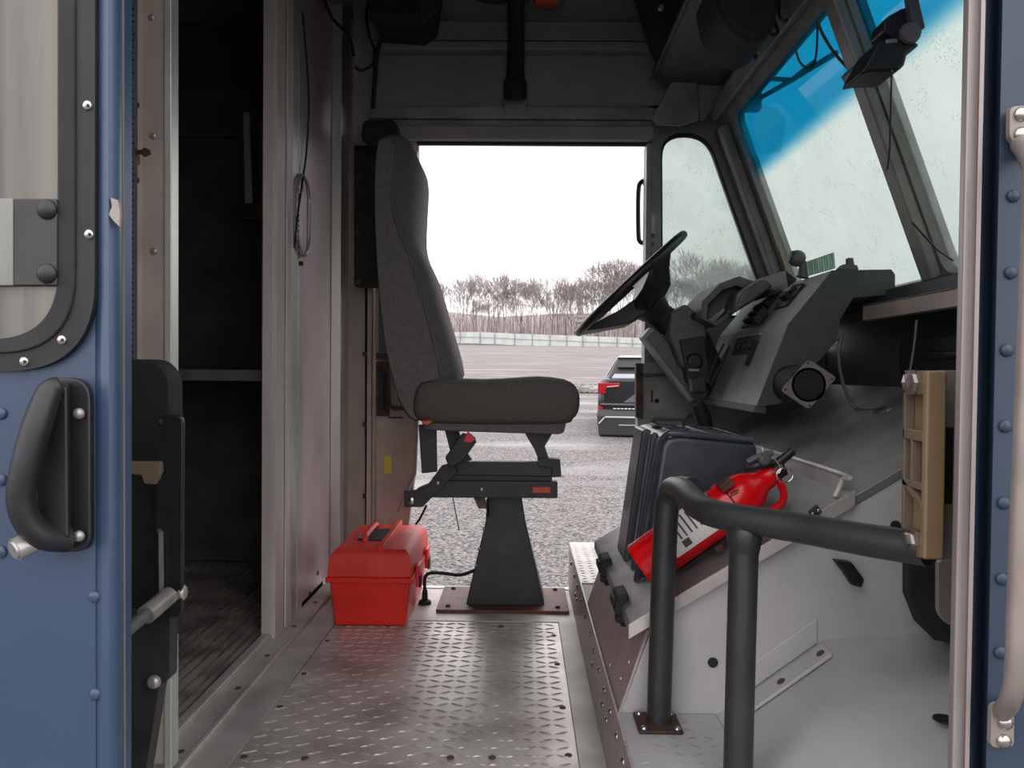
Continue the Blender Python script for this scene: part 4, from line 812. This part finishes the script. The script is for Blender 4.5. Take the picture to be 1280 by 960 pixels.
# articles on the dash
ph = thing('camera_mount', 'black ball head suction mount standing on top of the dash', 'mount', P(1003, 346, 2.45))
mk('ball_head', B().sph(P(996, 323, 2.42), .028, (1, 1, .95)), 'dash', ph, smooth=True)
mk('stem', B().tube(smoothpath([P(999, 326, 2.42), P(1005, 334, 2.42), P(1003, 347, 2.42)], 4), [.014]*4 + [.017]*4 + [.02], 10), 'dash', ph, smooth=True)
mk('cap', B().rev(P(990, 321, 2.42), (-1, 0, .2), [(0, .02), (.008, .018), (.008, 0)], 12), 'black', ph, smooth=True)
gsx = B()
for i in range(11):
    a = 1008 + i * 3.2; gsx.pp([(a, 327 - i*1.1), (a + 2.6, 326 - i*1.1), (a + 4.6, 344 - i*.9), (a + 2, 345 - i*.9)], 2.40 + .004*(i % 2), .03)
tag(mk('ribbed_pad', gsx, 'greencloth', None, .001), 'pale green ribbed pad standing on the dash top', 'pad')
sb = thing('small_clamp', 'small black clamp at the front edge of the dash top', 'clamp', P(1060, 336, 2.3))
mk('base', B().pp([(1048, 337), (1055, 330), (1072, 331), (1074, 337)], 2.3, .03), 'dash', sb, .003)
mk('post', B().pp([(1060, 333), (1060, 322), (1067, 322), (1069, 333)], 2.3, .02), 'dash', sb, .003)
pn = B().tube([P(974, 311, 2.6), P(982, 334, 2.6)], [.003, .005], 8)
tag(mk('pencil_stub', pn, 'brass', smooth=True), 'thin yellowish stick leaning against the windscreen corner post', 'stick')
vz = B().pp([(1117, 345), (1196, 330), (1196, 350), (1117, 362)], 1.93, .02)
# wiper and sticker on the screen
def onw(px, py, off):
    r = ray(px, py); # plane wx: x = 1.055-(z-1.128)*.372 + off
    den = r.x + .372 * r.z; t = (1.055 + off - (CAMZ - 1.128) * .372) / den; return V(0,0,CAMZ) + r * t
wp = thing('windscreen_wiper', 'dark wiper outside the blue top of the driver windscreen', 'wiper', onw(1050, 70, .06))
mk('wiper_blade', B().tube([onw(951, 122, .06), onw(990, 100, .06), onw(1045, 66, .06)], .008, 6), 'blackmat', wp)
mk('wiper_arm', B().tube([onw(955, 98, .08), onw(990, 100, .08), onw(1018, 78, .08)], .009, 6), 'steelblack', wp)
arch = [onw(930, 195, .018)] + [onw(955 + 27*math.cos(math.radians(180 - t)), 158 - 27*math.sin(math.radians(t)), .018) for t in range(0, 181, 15)] + [onw(975, 190, .018)]
stm = bpy.data.materials.new('faded_sticker'); stm.use_nodes = True; q_ = stm.node_tree; q_.nodes.clear()
_o = q_.nodes.new('ShaderNodeOutputMaterial'); _t = q_.nodes.new('ShaderNodeBsdfTransparent'); _d = q_.nodes.new('ShaderNodeBsdfTranslucent'); _x = q_.nodes.new('ShaderNodeMixShader')
_d.inputs[0].default_value = (.8, .9, .95, 1); _x.inputs[0].default_value = .12; _t.inputs[0].default_value = (.9, .95, .95, 1)
q_.links.new(_t.outputs[0], _x.inputs[1]); q_.links.new(_d.outputs[0], _x.inputs[2]); q_.links.new(_x.outputs[0], _o.inputs[0])
M['sticker'] = stm
tag(mk('window_sticker', B().prism(arch, nv * .001), 'sticker'), 'faded translucent arched sticker on the blue top band of the windscreen', 'sticker')
# fan / device on the centre post
fn = thing('cab_fan', 'black device on a bracket clamped to the windscreen centre post', 'fan', P(1080, 90, 1.9))
DFN = 1.58
mk('body', B().pp([(1075, 92), (1098, 50), (1116, 45), (1135, 48), (1152, 54), (1135, 68), (1132, 80), (1124, 88), (1090, 89)], DFN, .10), 'black', fn, .008, 3)
mk('mount_arm', B().tube(smoothpath([P(1060, 96, 1.93), P(1066, 92, 1.75), P(1085, 76, DFN + .05), P(1105, 58, DFN + .04)], 4), .012, 8), 'dashdark', fn, smooth=True)
mk('top_bracket', B().pp([(1104, 38), (1106, 24), (1112, 19), (1128, 10), (1140, 8), (1146, 30), (1150, 50), (1118, 48)], DFN + .02, .06), 'black', fn, .004)
mk('hanging_plate', B().pp([(1132, -30), (1142, -30), (1157, 34), (1148, 40), (1140, 24)], DFN, .02), 'dashdark', fn, .002)
mk('silver_badge', B().pp([(1108, 49), (1122, 48), (1122, 53), (1108, 54)], DFN - .003, .006), 'silver', fn, .001)
mk('knob', B().rev(P(1137, 42, DFN - .005), (0,-1,0), [(0, .022), (.008, .020), (.01, .012), (.01, 0)], 18), 'dash', fn, smooth=True)
mk('post_clamp', B().pp([(1063, 84), (1078, 78), (1085, 90), (1070, 96)], 1.88, .06), 'dash', fn, .003)
for a, b in ((1061, 92), (1064, 101)): mk('thumb_screw', B().sph(P(a, b, 1.92), .005), 'black', fn, smooth=True)
wl = B().tube(smoothpath([P(1115, 88, DFN), P(1114, 110, 1.68), P(1113, 150, 1.78), P(1112, 185, 1.85), P(1109, 212, 1.9)], 4), .0022, 6)
tag(mk('post_wire', wl, 'black', smooth=True), 'thin black wire hanging from the device along the centre post', 'wire')
wl = B().tube(smoothpath([P(1140, 278, 1.90), P(1160, 300, 1.86), P(1172, 312, 1.84), P(1192, 326, 1.82)], 4), .0025, 6)
tag(mk('cowl_wire', wl, 'black', smooth=True), 'thin wire crossing the foot of the centre post', 'wire')
wl = B().tube(smoothpath([P(994, 60, 2.1), P(1000, 78, 2.1), P(1012, 85, 2.1), P(1020, 70, 2.1), P(1022, 28, 2.1)], 5), .003, 6)
tag(mk('looped_wire', wl, 'black', smooth=True), 'black wire looping in front of the blue windscreen band', 'wire')
wl = B().tube(smoothpath([P(1022, 26, 2.05), P(1028, 42, 2.05), P(1042, 65, 2.03), P(1062, 88, 2.0)], 5), .004, 6)
tag(mk('fan_cord', wl, 'black', smooth=True), 'black cord running from the header down to the device clamp', 'cord')

# ================================================================= OVERHEAD
hs = thing('overhead_hose', 'thick black hose hanging from the roof above the doorway', 'hose', P(643, 120, 3.05))
mk('hose', B().tube(smoothpath([P(646, -60, 2.7), P(645, 0, 2.95), P(645, 60, 3.03), P(644, 95, 3.04), P(644, 103, 3.04), P(644, 116, 3.04), P(644, 124, 3.05)], 4), [.032]*4 + [.033]*4 + [.034]*4 + [.037]*4 + [.046]*4 + [.046]*4 + [.02], 14), 'blackmat', hs, smooth=True)
mk('wall_foot', B().pp([(630, 122), (658, 122), (658, 142), (630, 142)], YF - .04, .04), 'roofgrey', hs, .004)
mk('roof_arm', B().tube(smoothpath([P(596, -3, 2.9), P(620, 2, 2.92), P(642, -4, 2.95)], 4), .012, 8), 'blackmat', hs, smooth=True)
ov = [([(500, 12), (488, 40), (476, 52), (471, 70), (468, 105), (466, 135)], .009, 'thick black cable curving down to the seat belt housing'),
      ([(462, -5), (458, 20), (462, 45), (468, 62), (466, 80), (452, 88), (444, 84)], .006, 'thin black cable with a hooked end left of the header'),
      ([(404, -5), (415, 22), (428, 36), (438, 52), (442, 70)], .006, 'black cable leaving the roof beside the bulkhead door')]
for pts_, r, lab in ov: tag(mk('roof_cable', B().tube(smoothpath([P(a, b, 2.98) for a, b in pts_], 5), r, 8), 'blackmat', smooth=True), lab, 'cable')
ub = thing('roof_box', 'black box under the roof above the driver seat', 'box', P(480, 10, 2.9))
mk('case', B().pp([(452, -40), (545, -40), (538, 10), (520, 22), (462, 18)], 2.8, .25), 'blackmat', ub, .01)
mk('bracket', B().pp([(520, -30), (560, -30), (548, 8), (528, 28)], 2.78, .02), 'steelblack', ub, .002)
# radio and dark gear hanging over the dash
od = thing('overhead_gear', 'dark equipment bag and bracket hanging under the front roof shelf', 'equipment', P(930, 10, 2.3))
mk('bag', B().prism(rpoly([P(888, -40, 2.05), P(985, -40, 2.05), P(968, 40, 2.05), P(945, 52, 2.05), P(925, 44, 2.05), P(900, 18, 2.05)], .05), (0, .22, 0)), 'blackmat', od, .03, 3)
mk('strap_end', B().prism([P(915, 42, 2.3), P(930, 40, 2.3), P(948, 70, 2.3), P(946, 74, 2.3), P(938, 70, 2.3)], (0, .02, 0)), 'black', od, .003)
mk('side_case', B().pp([(800, -40), (888, -40), (868, 28), (835, 62), (822, 36)], 2.7, .2), 'blackmat', od, .02)
lo_ = [([(962, -10), (966, 20), (972, 40), (964, 44), (960, 38)], .005), ([(975, -10), (974, 20), (985, 25), (990, 5)], .004), ([(1000, -10), (1010, 10), (1020, 22)], .004)]
for i, (pts_, r) in enumerate(lo_): mk('dangling_wire', B().tube(smoothpath([P(a, b, 2.2) for a, b in pts_], 5), r, 6), 'black', od, smooth=True)
mk('wire_clip', B().rev(P(826, 10, 2.65), (0,-1,0), [(0, .012), (.01, .008), (.01, 0)], 10), 'silver', od)
# roof marker lamp
rlm = thing('roof_marker_lamp', 'small orange marker lamp at the roof edge above the doorway', 'lamp', P(683, 4, 3.0))
mk('base', B().pp([(660, -12), (705, -12), (705, -5), (660, -5)], 2.98, .1), 'roofgrey', rlm, .004)
mk('lens', B().pp([(667, -8), (698, -8), (696, 2), (669, 2)], 2.97, .05), 'orange', rlm, .004)

# ================================================================= FAR DOOR HARDWARE, outside handle
fh = thing('door_catch', 'rusty grey door catch box beside the dash on the far wall', 'latch', P(830, 540, 3.02))
mk('box', B().prism([P(797, 455, 3.02), P(826, 452, 3.02), P(845, 460, 3.02), P(872, 498, 3.02), P(872, 512, 3.02), P(835, 536, 3.02), P(797, 545, 3.02)], (0, .07, 0)), 'framegrey', fh, .003)
mk('strike_bar', B().pp([(795, 454), (804, 454), (804, 524), (795, 522)], 2.99, .04), 'rustdark', fh, .003)
mk('top_flange', B().pp([(800, 466), (832, 467), (832, 471), (800, 470)], 2.99, .04), 'steelblack', fh, .001)
mk('slot', B().pp([(814, 488), (816, 488), (816, 503), (814, 503)], 3.015, .006), 'blackmat', fh)
mk('catch_eye', B().rev(P(821, 501, 3.018), (0,-1,0), [(0, .010), (.003, .010), (.003, .005), (0, .005)], 14), 'steelblack', fh)
pdl = thing('pedal_bracket', 'grey rounded bracket with two slots above the black console', 'bracket', P(835, 540, 2.95))
o1 = rpoly([P(815, 523, 2.95), P(857, 523, 2.95), P(857, 560, 2.95), P(815, 560, 2.95)], .02); o2 = rpoly([P(818, 526, 2.95), P(854, 526, 2.95), P(854, 557, 2.95), P(818, 557, 2.95)], .018)
mk('bracket_rim', B().ring(o1, o2, (0, .02, 0)), 'dashdark', pdl)
mk('bracket_plate', B().prism([p + V(0, .012, 0) for p in o1], (0, .01, 0)), 'framegrey', pdl)
for a in (826, 843): mk('slot', B().prism(rpoly([P(a - 6, 531, 2.955), P(a + 4, 529, 2.955), P(a + 6, 536, 2.955), P(a - 6, 538, 2.955)], .008), (0, .008, 0)), 'blackmat', pdl)
eh = thing('outside_handle', 'black outside grab handle at the edge of the driver doorway', 'handle', P(800, 300, 3.2))
mk('bar', B().tube(smoothpath([P(807, 226, 3.18), P(801, 228, 3.18), P(798, 240, 3.18), P(798, 290, 3.18), P(800, 302, 3.18), P(807, 304, 3.18)], 4), .010, 8), 'black', eh, smooth=True)
for py in (226, 304): mk('foot', B().box(P(804, py, 3.18).x, XO1 + .05, 3.155, 3.2, P(804, py, 3.18).z - .015, P(804, py, 3.18).z + .015), 'black', eh, .003)

# ================================================================= LEFT: folded jump seat, key lock, cargo fittings
js = thing('jump_seat', 'black folded jump seat against the cream bulkhead post', 'seat', P(190, 940, 1.3))
mk('pad', B().prism(rpoly([P(120, 449, 1.33), P(197, 449, 1.33), P(214, 470, 1.33), P(216, 800, 1.33), P(120, 800, 1.33)], [.01, .03, .02, .01, .01]), (0, .05, 0)), 'blackmat', js, .012, 3)
mk('side_plate', B().prism(rpoly([P(195, 518, 1.26), P(228, 519, 1.26), P(227, 772, 1.26), P(195, 772, 1.26)], .014), (0, .012, 0)), 'black', js, .002)
mk('support_leg', B().prism(rpoly([P(146, 760, 1.28), P(213, 764, 1.28), P(212, 850, 1.28), P(200, 855, 1.28), P(180, 980, 1.28), P(146, 1010, 1.28)], .01), (0, .03, 0)), 'steelblack', js, .003)
mk('hook_bar', B().pp([(140, 577), (200, 577), (201, 590), (193, 606), (180, 605), (176, 594), (140, 592)], 1.24, .012), 'tanshade', js, .002, label='tan metal hook bar')
mk('cross_tube', B().tube([P(150, 795, 1.12), P(196, 757, 1.22)], .010, 12), 'dash', js, smooth=True)
mk('tube_collar', B().tube([P(182, 769, 1.19), P(212, 744, 1.25)], .015, 14), 'silver', js, smooth=True, label='silver tube collar')
mk('pivot_dome', B().sph(P(227, 741, 1.27), .012, (.8, 1, 1.2)), 'silver', js, smooth=True)
for a, b in ((200, 527), (199, 664), (199, 598)): screw(js, P(a, b, 1.26), (0,-1,0), .005, 'rustdark', 'rivet', .004)
screw(js, P(193, 852, 1.275), (0,-1,0), .012, 'silver', 'bolt', .01)
mk('leaf_spring', B().pp([(198, 665), (202, 665), (203, 748), (199, 750)], 1.25, .006), 'silver', js)
kl = thing('key_lock', 'brass lock with a key left in it on the cream bulkhead post', 'lock', P(167, 193, 1.54))
mk('lock_plate', B().prism(rpoly([P(163, 182, 1.54), P(171, 184, 1.54), P(171, 204, 1.54), P(163, 206, 1.54)], .006), (0, .015, 0)), 'brass', kl, .001)
mk('key', B().pp([(166, 188), (176, 187), (180, 184), (187, 187), (188, 193), (180, 196), (175, 192), (166, 193)], 1.52, .004), 'rustdark', kl, .001)
cs = thing('cargo_shelf', 'dark metal shelf inside the cargo hold', 'shelf', P(270, 470, 3.0))
mk('shelf_deck', B().box(-2.2, -0.93, 2.75, 3.36, P(270, 466, 2.75).z - .03, P(270, 466, 2.75).z - .01), 'cargo', cs, .002)
mk('front_rail', B().box(-2.2, -0.93, 2.73, 2.76, P(270, 462, 2.75).z - .04, P(270, 462, 2.75).z), 'alu_lid', cs, .002)
mk('upright', B().pp([(325, 150), (338, 150), (338, 472), (325, 472)], 2.74, .04), 'cargo', cs, .002)
cr = thing('cargo_strap', 'pale vertical strap hanging inside the dark cargo hold', 'strap', P(310, 250, 2.8))
mk('strap', B().pp([(304, 140), (311, 140), (315, 254), (306, 254)], 2.8, .01), 'post', cr, .001)
mk('strap_buckle', B().pp([(303, 255), (318, 255), (318, 268), (303, 270)], 2.79, .02), 'black', cr, .002)
mk('shelf_hook', B().pp([(298, 270), (318, 272), (318, 274), (298, 273)], 2.78, .02).pp([(317, 255), (332, 257), (332, 276), (317, 274)], 2.8, .02), 'rustdark', cr, .001)
chn = struct('trim_3', B().box(-2.6, -1.0, 3.36, 3.38, P(250, 172, 3.37).z, P(250, 150, 3.37).z), 'cargo', label='rail across the far cargo wall')

# ================================================================= OUTSIDE: car
CD = 12.6; cx0 = P(750, 500, CD).x; cw = 1.86; cz0 = gz(CD)
car = thing('suv', 'dark suv parked on the gravel with its rear towards the van', 'car', (cx0 + cw/2, CD + 2.3, cz0))
zc = lambda py: P(775, py, CD).z
xm = cx0 + cw/2
def csec(y, w0, z0, z1, w1, z2, w2=None):
    w2 = w2 or w1
    return [V(xm - w0*.94, y, z0), V(xm + w0*.94, y, z0), V(xm + w0, y, z0 + .15), V(xm + w0, y, z1 - .12), V(xm + w1, y, z1), V(xm - w1, y, z1), V(xm - w0, y, z1 - .12), V(xm - w0, y, z0 + .15)]
zb1 = cz0 + .28; zbelt = zc(473); zroof = zc(446)
hw = cw/2
mk('body', B().loft([csec(CD + .02, hw*.92, zb1 + .1, zbelt - .02, hw*.80, 0), csec(CD + .12, hw, zb1, zbelt, hw*.90, 0), csec(CD + .9, hw, zb1, zbelt, hw*.93, 0), csec(CD + 3.3, hw, zb1, zbelt - .02, hw*.92, 0), csec(CD + 4.3, hw*.97, zb1, zbelt - .16, hw*.86, 0), csec(CD + 4.6, hw*.85, zb1 + .1, zbelt - .3, hw*.75, 0)]), 'carpaint', car, .04, 3)
mk('cabin', B().loft([[V(xm - hw*.84, CD + .14, zbelt - .02), V(xm + hw*.84, CD + .14, zbelt - .02), V(xm + hw*.90, CD + 3.4, zbelt - .02), V(xm - hw*.90, CD + 3.4, zbelt - .02)], [V(xm - hw*.66, CD + .42, zroof), V(xm + hw*.66, CD + .42, zroof), V(xm + hw*.68, CD + 2.4, zroof), V(xm - hw*.68, CD + 2.4, zroof)]]), 'carblack', car, .05, 3)
mk('roof_panel', B().loft([[V(xm - hw*.67, CD + .30, zroof - .0), V(xm + hw*.67, CD + .30, zroof), V(xm + hw*.69, CD + 2.4, zroof), V(xm - hw*.69, CD + 2.4, zroof)], [V(xm - hw*.60, CD + .36, zroof + .035), V(xm + hw*.60, CD + .36, zroof + .035), V(xm + hw*.6, CD + 2.3, zroof + .04), V(xm - hw*.6, CD + 2.3, zroof + .04)]]), 'plate', car, .01)
mk('rear_glass', B().prism([V(xm - hw*.76, CD + .13, zbelt + .0), V(xm + hw*.76, CD + .13, zbelt), V(xm + hw*.64, CD + .33, zc(459)), V(xm - hw*.64, CD + .33, zc(459))], (0, .03, 0)), 'carglass', car, .01)
mk('rear_spoiler', B().prism([V(xm - hw*.66, CD + .22, zc(459)), V(xm + hw*.66, CD + .22, zc(459)), V(xm + hw*.66, CD + .36, zroof + .01), V(xm - hw*.66, CD + .36, zroof + .01)], (0, .06, 0)), 'carblack', car, .01)
for s in (-1, 1):
    tl_ = mk('tail_lamp', B().prism([V(xm + s*hw*1.0, CD - .005, zc(479)), V(xm + s*hw*.60, CD - .015, zc(479)), V(xm + s*hw*.62, CD - .015, zc(484)), V(xm + s*hw*.85, CD - .01, zc(486)), V(xm + s*hw*.86, CD - .01, zc(493)), V(xm + s*hw*1.0, CD - .005, zc(493))], (0, .12, 0)), 'taillight', car, .012)
    mk('lamp_strip', B().prism([V(xm + s*hw*.84, CD - .025, zc(484.5)), V(xm + s*hw*.63, CD - .03, zc(483)), V(xm + s*hw*.63, CD - .03, zc(482)), V(xm + s*hw*.84, CD - .025, zc(483.5))], (0, .02, 0)), 'plate', tl_)
    mk('reflector', B().pp([(0, 0)] * 0 + [(751, 508), (757, 510), (757, 521), (751, 520)], CD - .01, .1) if s < 0 else B().box(xm + hw*.93, xm + hw, CD - .01, CD + .08, zc(521), zc(508)), 'taillight', car, .01)
mk('bumper', B().loft([[V(xm - hw, CD - .02, zc(512)), V(xm + hw, CD - .02, zc(512)), V(xm + hw, CD + .5, zc(512)), V(xm - hw, CD + .5, zc(512))], [V(xm - hw*1.01, CD - .10, zc(520)), V(xm + hw*1.01, CD - .10, zc(520)), V(xm + hw, CD + .5, zc(520)), V(xm - hw, CD + .5, zc(520))], [V(xm - hw*.97, CD - .08, zc(546)), V(xm + hw*.97, CD - .08, zc(546)), V(xm + hw, CD + .5, zc(546)), V(xm - hw, CD + .5, zc(546))]]), 'carblack', car, .03, 3)
mk('bumper_trim', B().box(xm - hw*.86, xm + hw*.86, CD - .115, CD - .09, zc(523), zc(521)).box(xm - hw*.62, xm + hw*.62, CD - .115, CD - .08, zc(532.5), zc(531.5)).box(xm - hw*.95, xm + hw*.95, CD - .03, CD - .0, zc(516), zc(515)).prism([V(xm - hw*.98, CD - .11, zc(530)), V(xm - hw*.88, CD - .12, zc(522)), V(xm - hw*.86, CD - .12, zc(523)), V(xm - hw*.96, CD - .11, zc(531))], (0, .02, 0)), 'plate', car, .004)
mk('tailgate_ledge', B().box(xm - hw*.95, xm + hw*.95, CD - .03, CD + .02, zc(507.5), zc(505)), 'dash', car, .01)
mk('plate_recess', B().prism([V(xm - hw*.55, CD - .012, zc(504)), V(xm + hw*.55, CD - .012, zc(504)), V(xm + hw*.25, CD - .012, zc(488)), V(xm - hw*.25, CD - .012, zc(488))], (0, .03, 0)), 'dash', car, .01)
mk('emblem', B().box(xm - hw*.33, xm - hw*.24, CD - .03, CD - .0, zc(484), zc(483)).box(xm - hw*.31, xm - hw*.27, CD - .03, CD - .0, zc(485), zc(482)), 'plate', car)
nm = B()
for i in range(10): nm.box(xm - hw*.72 + i*.062, xm - hw*.72 + i*.062 + .045, CD - .05, CD - .02, zc(512), zc(511))
mk('name_lettering', nm, 'white', car)
for s in (-1, 1):
    for yy in (CD + .85, CD + 3.65):
        wz = gz(yy) + .34
        wh = mk('wheel', B().rev(V(xm + s*(hw - .24), yy, wz), (s, 0, 0), [(0, .2), (0, .34), (.02, .36), (.20, .36), (.23, .34), (.23, .22), (.20, .2), (.20, 0)], 28), 'tyre', car, smooth=True)
        mk('rim', B().rev(V(xm + s*(hw - .05), yy, wz), (s, 0, 0), [(0, .21), (.03, .2), (.03, .05), (.04, 0)], 20), 'plate', wh, smooth=True)
    mk('side_window', B().prism([V(xm + s*hw*.87, CD + .5, zbelt + .02), V(xm + s*hw*.90, CD + 3.0, zbelt + .02), V(xm + s*hw*.72, CD + 2.3, zroof - .05), V(xm + s*hw*.70, CD + .7, zroof - .05)], (s*.02, 0, 0)), 'carglass', car)

car.rotation_euler = (0, 0, math.radians(-8)); car.location = car.location + V(.30, .12, 0)
# rocks between gravel and asphalt
ri = 0
for i in range(60):
    px = 716 + (i % 20) * 2.6 + random.random()*2; yy = 23.0 + (i // 20) * .5 + random.random()*.3
    c0 = P(px, 482, yy); r = .10 + random.random()*.09
    rb_ = B(); rb_.sph((c0.x, yy, gz(yy) + r*.5), r, (1 + random.random()*.5, 1, .7), 7)
    rb_.v = [(a + random.uniform(-.025, .025), b + random.uniform(-.02, .02), c + random.uniform(-.025, .025)) for a, b, c in rb_.v]
    tag(mk('rock', rb_, 'rock'), 'grey rock in the low heap at the edge of the asphalt', 'rock', 'rocks heaped at the asphalt edge')

# white barrier along the lot
ba = thing('track_barrier', 'long white concrete barrier in front of the bare trees', 'barrier', (0, 190, gz(190)))
bx0 = [(480, 424.5, 414), (552, 427, 415.5), (575, 427.5, 415), (600, 428, 415), (618, 428.8, 415.8), (643, 430, 417), (665, 431, 417.7), (687, 432, 418.5), (708, 433, 419.3), (728, 434, 420), (748, 435, 420.7), (771, 436, 421.3), (790, 437, 422), (830, 439, 423.5), (870, 441, 425), (910, 443, 426.5), (950, 445, 428)]
for i in range(len(bx0) - 1):
    a, b = bx0[i], bx0[i + 1]; Da = 200 - i*2.5; Db = 200 - (i+1)*2.5
    q4 = [P(a[0], a[1] + 1.5, Da), P(b[0] - .3, b[1] + 1.5, Db), P(b[0] - .3, b[2], Db), P(a[0], a[2], Da)]
    o = mk('barrier_panel', B().prism(q4, (0, .8, 0)), 'barrier', ba)
    m_ = (q4[0] + q4[3]) / 2; 
    mk('panel_joint', B().box(q4[1].x - .06, q4[1].x + .06, Db - .3, Db, q4[1].z, q4[2].z), 'barrierline', o)
    hz_ = (q4[0] * .45 + q4[3] * .55); hz2 = (q4[1] * .45 + q4[2] * .55)
    mk('panel_seam', B().prism([hz_ + V(0,-.15,-.06), hz2 + V(0,-.15,-.06), hz2 + V(0,-.15,.06), hz_ + V(0,-.15,.06)], (0, .1, 0)), 'barrierline', o)

# bare trees
def tree_mesh(h, rnd, spread=.38, trunk=.20):
    b = B()
    def limb(p, d, L, r, lv):
        mid = p + d * L * .5 + Vector((rnd.uniform(-1, 1), rnd.uniform(-1, 1), 0)) * L * .04; e = mid + (d + Vector((0, 0, .12))).normalized() * L * .5; r2 = max(r * .62, .022)
        b.loft([[c + Vector((math.cos(t), math.sin(t), 0)) * rr for t in (0, 2.1, 4.2)] for c, rr in ((p, r), (mid, (r + r2) / 2), (e, r2))], False)
        if lv == 0: return
        a0_ = rnd.uniform(0, 6.28)
        for k in range(3 if lv > 1 else 4):
            a = a0_ + k * 2.1 + rnd.uniform(-.4, .4); sdev = spread * rnd.uniform(.45, 1.35)
            nd = (d + Vector((math.cos(a) * sdev, math.sin(a) * sdev, .06))).normalized()
            limb(e if k else mid.lerp(e, .4), nd, L * rnd.uniform(.66, .88), r2 * rnd.uniform(.7, .95), lv - 1)
    limb(Vector((0, 0, 0)), Vector((rnd.uniform(-.05, .05), 0, 1)).normalized(), h * .20, trunk, 6)
    zt_ = max(v[2] for v in b.v); k = h / zt_; b.v = [(v[0]*k*1.1, v[1]*k, v[2]*k) for v in b.v]; return b
rn = random.Random(11)
protos = [tree_mesh(18.0, rn, sp_) for sp_ in (.44, .50, .56, .47)]

tl_spec = [(548, 352), (574, 336), (592, 334), (612, 338), (630, 340), (650, 342), (668, 338), (690, 340), (706, 348), (722, 344), (738, 330), (756, 322), (776, 318), (795, 316), (850, 330), (880, 312), (905, 322), (928, 318), (946, 322), (838, 340), (532, 350), (583, 350), (602, 352), (621, 356), (640, 354), (659, 350), (679, 352), (699, 356), (714, 352), (748, 340), (766, 336), (786, 330), (865, 330), (893, 336)]
tmeshes = []
for i, b_ in enumerate(protos):
    me = bpy.data.meshes.new('bare_tree'); me.from_pydata(b_.v, [], b_.f); me.materials.append(M['bark']); tmeshes.append(me)
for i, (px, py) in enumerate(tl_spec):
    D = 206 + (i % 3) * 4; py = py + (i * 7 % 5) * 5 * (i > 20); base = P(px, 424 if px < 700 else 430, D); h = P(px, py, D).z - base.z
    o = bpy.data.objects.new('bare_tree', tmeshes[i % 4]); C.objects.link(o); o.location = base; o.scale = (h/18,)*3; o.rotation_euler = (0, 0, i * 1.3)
    tag(o, 'bare winter tree in the hazy row behind the white barrier', 'tree', 'bare trees behind the barrier')
brn = B()
for i in range(2200):
    px = rn.uniform(480, 990); D = rn.uniform(204, 222); p = P(px, 432, D); hh = rn.uniform(2.5, 8) if i % 3 else rn.uniform(7, 14); a = rn.uniform(-.8, .8)
    brn.loft([[p + V(-.08, 0, 0), p + V(.08, 0, 0), p + V(0, .1, 0)], [p + V(a - .04, 0, hh), p + V(a + .04, 0, hh), p + V(a, .05, hh)]], False)
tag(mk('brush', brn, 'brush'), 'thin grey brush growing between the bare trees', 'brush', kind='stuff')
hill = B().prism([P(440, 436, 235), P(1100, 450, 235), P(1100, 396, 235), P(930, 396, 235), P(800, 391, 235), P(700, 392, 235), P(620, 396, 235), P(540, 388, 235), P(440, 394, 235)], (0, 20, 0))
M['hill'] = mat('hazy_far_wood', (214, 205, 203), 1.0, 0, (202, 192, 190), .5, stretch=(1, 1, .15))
struct('hills', hill, 'hill', label='hazy wooded rise behind the trees')
sp_ = B(); p0 = P(725, 425, 208)
for i in range(9): sp_.rev(V(p0.x, 208, p0.z + 1 + i*1.25), (0,0,1), [(0, 2.2*(1 - i/10)), (1.9, .1)], 9)
sp_.rev(V(p0.x, 208, p0.z), (0,0,1), [(0, .2), (3, .15)], 6)
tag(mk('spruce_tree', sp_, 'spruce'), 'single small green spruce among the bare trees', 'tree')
